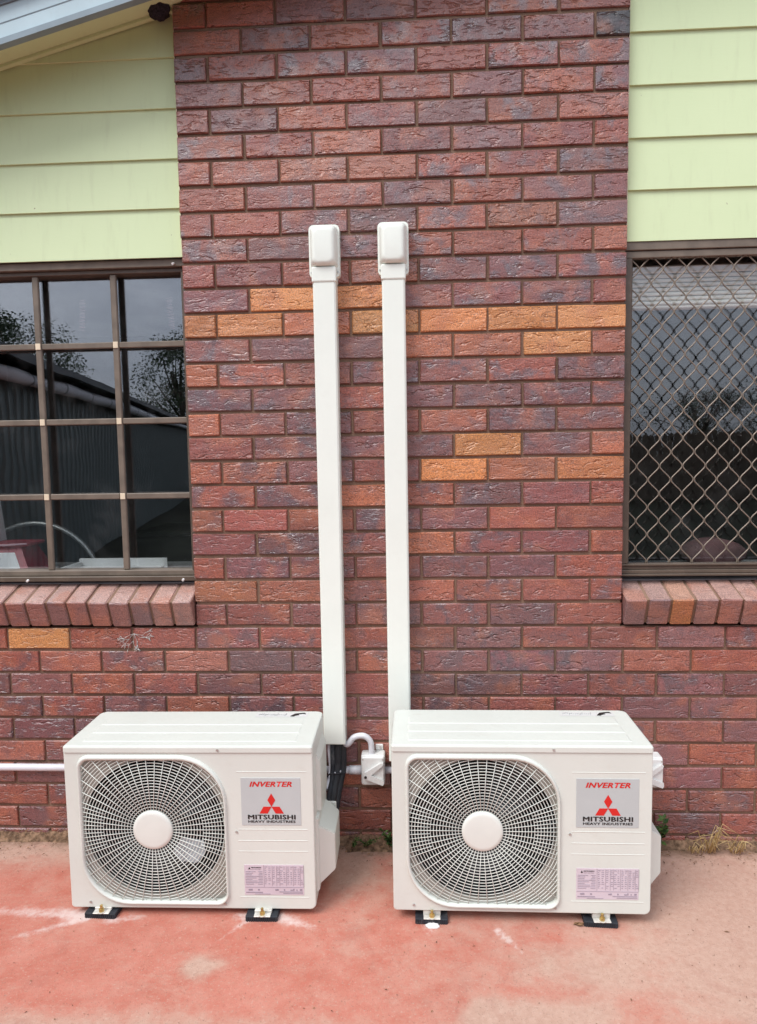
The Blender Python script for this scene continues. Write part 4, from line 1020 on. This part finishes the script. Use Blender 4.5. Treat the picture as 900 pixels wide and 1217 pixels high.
def straw(x, y, n, hgt, label, seed):
    rr = random.Random(seed); t = thing('dry_grass_tuft', label, 'grass', (x, y, GZ+.008)); m = MB()
    for _ in range(n):
        a = rr.uniform(0, 6.28); h = hgt*rr.uniform(.4, 1); b = Vector((rr.gauss(0, .012), rr.uniform(-.015, .01), 0)); k = Vector((math.cos(a)*h*.28, -abs(math.sin(a))*h*.3, h*rr.uniform(.6, 1)))
        e = b+k+Vector((math.cos(a+.6)*h*.5, -.01, -h*rr.uniform(-.1, .5)))
        m.tube([b, b+k*.6, b+k, e], [.0016, .0014, .0011, .0004], 4)
    m.build('blades', M['straw'], t)
straw(1.865, -.045, 26, .120, 'tuft of dry yellow grass at the wall foot under the grilled window', 2)
straw(1.945, -.05, 18, .085, 'shorter dry grass tuft at the wall foot with a curled brown seed head', 4)
straw(1.80, -.05, 8, .065, 'sparse dry grass stalks at the wall foot between weed and tufts', 9)
m = MB(); rr = random.Random(2)
for k in range(5): leaf_quad(m, Vector((k*.004, 0, .002)), Vector((1, .4*rr.uniform(-1, 1), .15)), Vector((0, 0, 1)), .022, .005)
tag(m.build('dead_leaf', M['litter'], None, (1.285, -.452, GZ+.002)), 'curled dead brown leaf lying beside a rubber pad', 'leaf')
m = MB(); rr = random.Random(12)
def web(m, p, d, l, k):
    if k == 0 or l < .006: return
    e = p+d*l; m.tube([p, p+d*l*.5+Vector((rr.uniform(-.1, .1)*l, 0, rr.uniform(-.1, .1)*l)), e], .0007, 3)
    for s in range(2 if k > 1 else 1): a = rr.uniform(-.8, .8); web(m, e, Vector((d.x*math.cos(a)-d.z*math.sin(a), 0, d.x*math.sin(a)+d.z*math.cos(a))), l*rr.uniform(.55, .9), k-1)
for a in (-2.8, -2.3, -1.7, -1.2, -.6, -.2): web(m, Vector((0, 0, 0)), Vector((math.cos(a), 0, math.sin(a))), .028, 4)
tag(m.build('root_trace', M['paleprint'], None, (-.235, -.0035, .760)), 'pale dried root marks clinging to the bricks under the sill', 'root')

# ------------------------------------------------------------------ what the windows mirror: yard behind the camera
def shed():
    d = Vector((-3.65, -16.9, 0)).normalized(); nrm = Vector((-d.y, d.x, 0))     # long wall, running away from the house
    if nrm.x > 0: nrm = -nrm
    A = Vector((-2.96, -2.6, GZ)); L = 24.0; H = 2.40
    t = thing('shed', 'long grey green steel shed with pale gutter across the yard', 'shed', A[:]); 
    def wp(s, out, z): q = d*s+nrm*out; return (q.x, q.y, z)
    m = MB(); pts = []; s = 0
    while s < L:
        for ds, o in ((0, 0), (.16, 0), (.175, -.022), (.205, -.022)): pts.append((s+ds, o))
        s += .22
    for i in range(len(pts)-1):
        (a, o1), (b, o2) = pts[i], pts[i+1]; m.add([wp(a, o1, 0), wp(b, o2, 0), wp(b, o2, H), wp(a, o1, H)], [(0, 1, 2, 3)])
    m.build('wall_cladding', M['shed'], t)
    m = MB(); m.add([wp(0, 0, 0), wp(0, 6, 0), wp(0, 6, H), wp(0, 3, H+.62), wp(0, 0, H)], [(0, 1, 2, 3, 4)]); m.add([wp(L, 0, 0), wp(L, 6, 0), wp(L, 6, H), wp(L, 3, H+.62), wp(L, 0, H)], [(0, 1, 2, 3, 4)]); m.add([wp(0, 6, 0), wp(L, 6, 0), wp(L, 6, H), wp(0, 6, H)], [(0, 1, 2, 3)]); m.build('end_wall', M['shed'], t)
    m = MB(); m.add([wp(-.3, -.32, H-.02), wp(L+.3, -.32, H-.02), wp(L+.3, 3, H+.72), wp(-.3, 3, H+.72), wp(-.3, -.32, H+.06), wp(L+.3, -.32, H+.06), wp(L+.3, 3, H+.82), wp(-.3, 3, H+.82)], [(0,3,2,1),(4,5,6,7),(0,1,5,4),(1,2,6,5),(2,3,7,6),(3,0,4,7)])
    m.add([wp(-.3, 6.3, H-.02), wp(L+.3, 6.3, H-.02), wp(L+.3, 3, H+.82), wp(-.3, 3, H+.82)], [(0, 1, 2, 3)]); m.build('roof', M['shed_roof'], t)
    m = MB(); m.tube([wp(-.2, -.16, H-.14), wp(L+.2, -.16, H-.14)], .070, 12); gt = m.build('gutter', M['greypvc'], t)
    k = .6
    while k < L: m = MB(); m.tube([wp(k, -.16, H-.14), wp(k+.04, -.16, H-.14)], .076, 12); m.build('bracket', M['flash'], gt); k += 1.25
shed()
def tree(x, y, h, cr, seed, label, nleaf=9500):
    rr = random.Random(seed); t = thing('tree', label, 'tree', (x, y, -.08), group='trees beyond the yard')
    m = MB(); m.tube([(0, 0, 0), (rr.uniform(-.1, .1), 0, h*.3), (rr.uniform(-.2, .2), .1, h*.55), (rr.uniform(-.3, .3), .1, h*.8)], [h*.030, h*.022, h*.015, h*.006], 8)
    cl = []
    for _ in range(26):
        a = rr.uniform(0, 6.28); q = rr.random()**.6; zz = h*rr.uniform(.42, .98); rad = cr*q*math.sqrt(max(.05, 1-((zz/h-.66)/.40)**2))
        c = Vector((math.cos(a)*rad, math.sin(a)*rad, zz)); cl.append((c, cr*rr.uniform(.22, .42)))
        m.tube([(0, 0, zz*.62), tuple(Vector((0, 0, zz*.62)).lerp(c, .5)+Vector((0, 0, .1))), tuple(c)], [h*.009, h*.006, h*.002], 5)
    m.build('trunk', M['bark'], t); lf = MB()
    for _ in range(nleaf):
        c, r_ = rr.choice(cl); d = Vector((rr.gauss(0, 1), rr.gauss(0, 1), rr.gauss(0, .8))); d.normalize(); p = c+d*r_*rr.random()**.4
        leaf_quad(lf, p, Vector((rr.uniform(-1, 1), rr.uniform(-1, 1), rr.uniform(-1, .5))), Vector((rr.uniform(-1, 1), rr.uniform(-1, 1), 1)), h*.020*rr.uniform(.6, 1.4), h*.0062)
    lf.build('crown', M['tree_leaf'], t)
tree(-20.5, -34, 8.4, 3.4, 1, 'broad dark tree rising behind the shed roof')
tree(-24.5, -36, 9.0, 3.6, 11, 'tallest dark tree behind the shed roof')
tree(-12.2, -36, 7.4, 3.0, 2, 'open leafy tree past the end of the shed')
tree(-8.6, -38, 8.2, 3.2, 4, 'dense round tree past the end of the shed')
tree(10.5, -22, 3.1, 2.0, 5, 'small bushy tree behind the timber fence')
tree(15.0, -24, 3.9, 2.3, 6, 'taller bushy tree behind the timber fence')
tree(20.0, -25, 3.5, 2.6, 7, 'wide low tree behind the timber fence')
tree(6.0, -24, 2.7, 2.0, 9, 'lowest bushy tree behind the timber fence')
t = thing('timber_fence', 'weathered timber paling fence along the far side of the yard', 'fence', (12, -17, -.08))
pal = MB(); pal.prism([(-.07, 0), (.07, 0), (.07, 1.78), (0, 1.84), (-.07, 1.78)], -.01, .01); pm = pal.mesh('paling')
for k in range(150): link('paling', pm, M['timber'], t, (-17.5+k*.152+rnd.uniform(-.006, .006), rnd.uniform(-.004, .004), rnd.uniform(-.02, .02)))
for z in (.35, 1.4): m = MB(); m.box((-17.6, -.07, z), (5.4, -.012, z+.09)); m.build('rail', M['timber'], t)
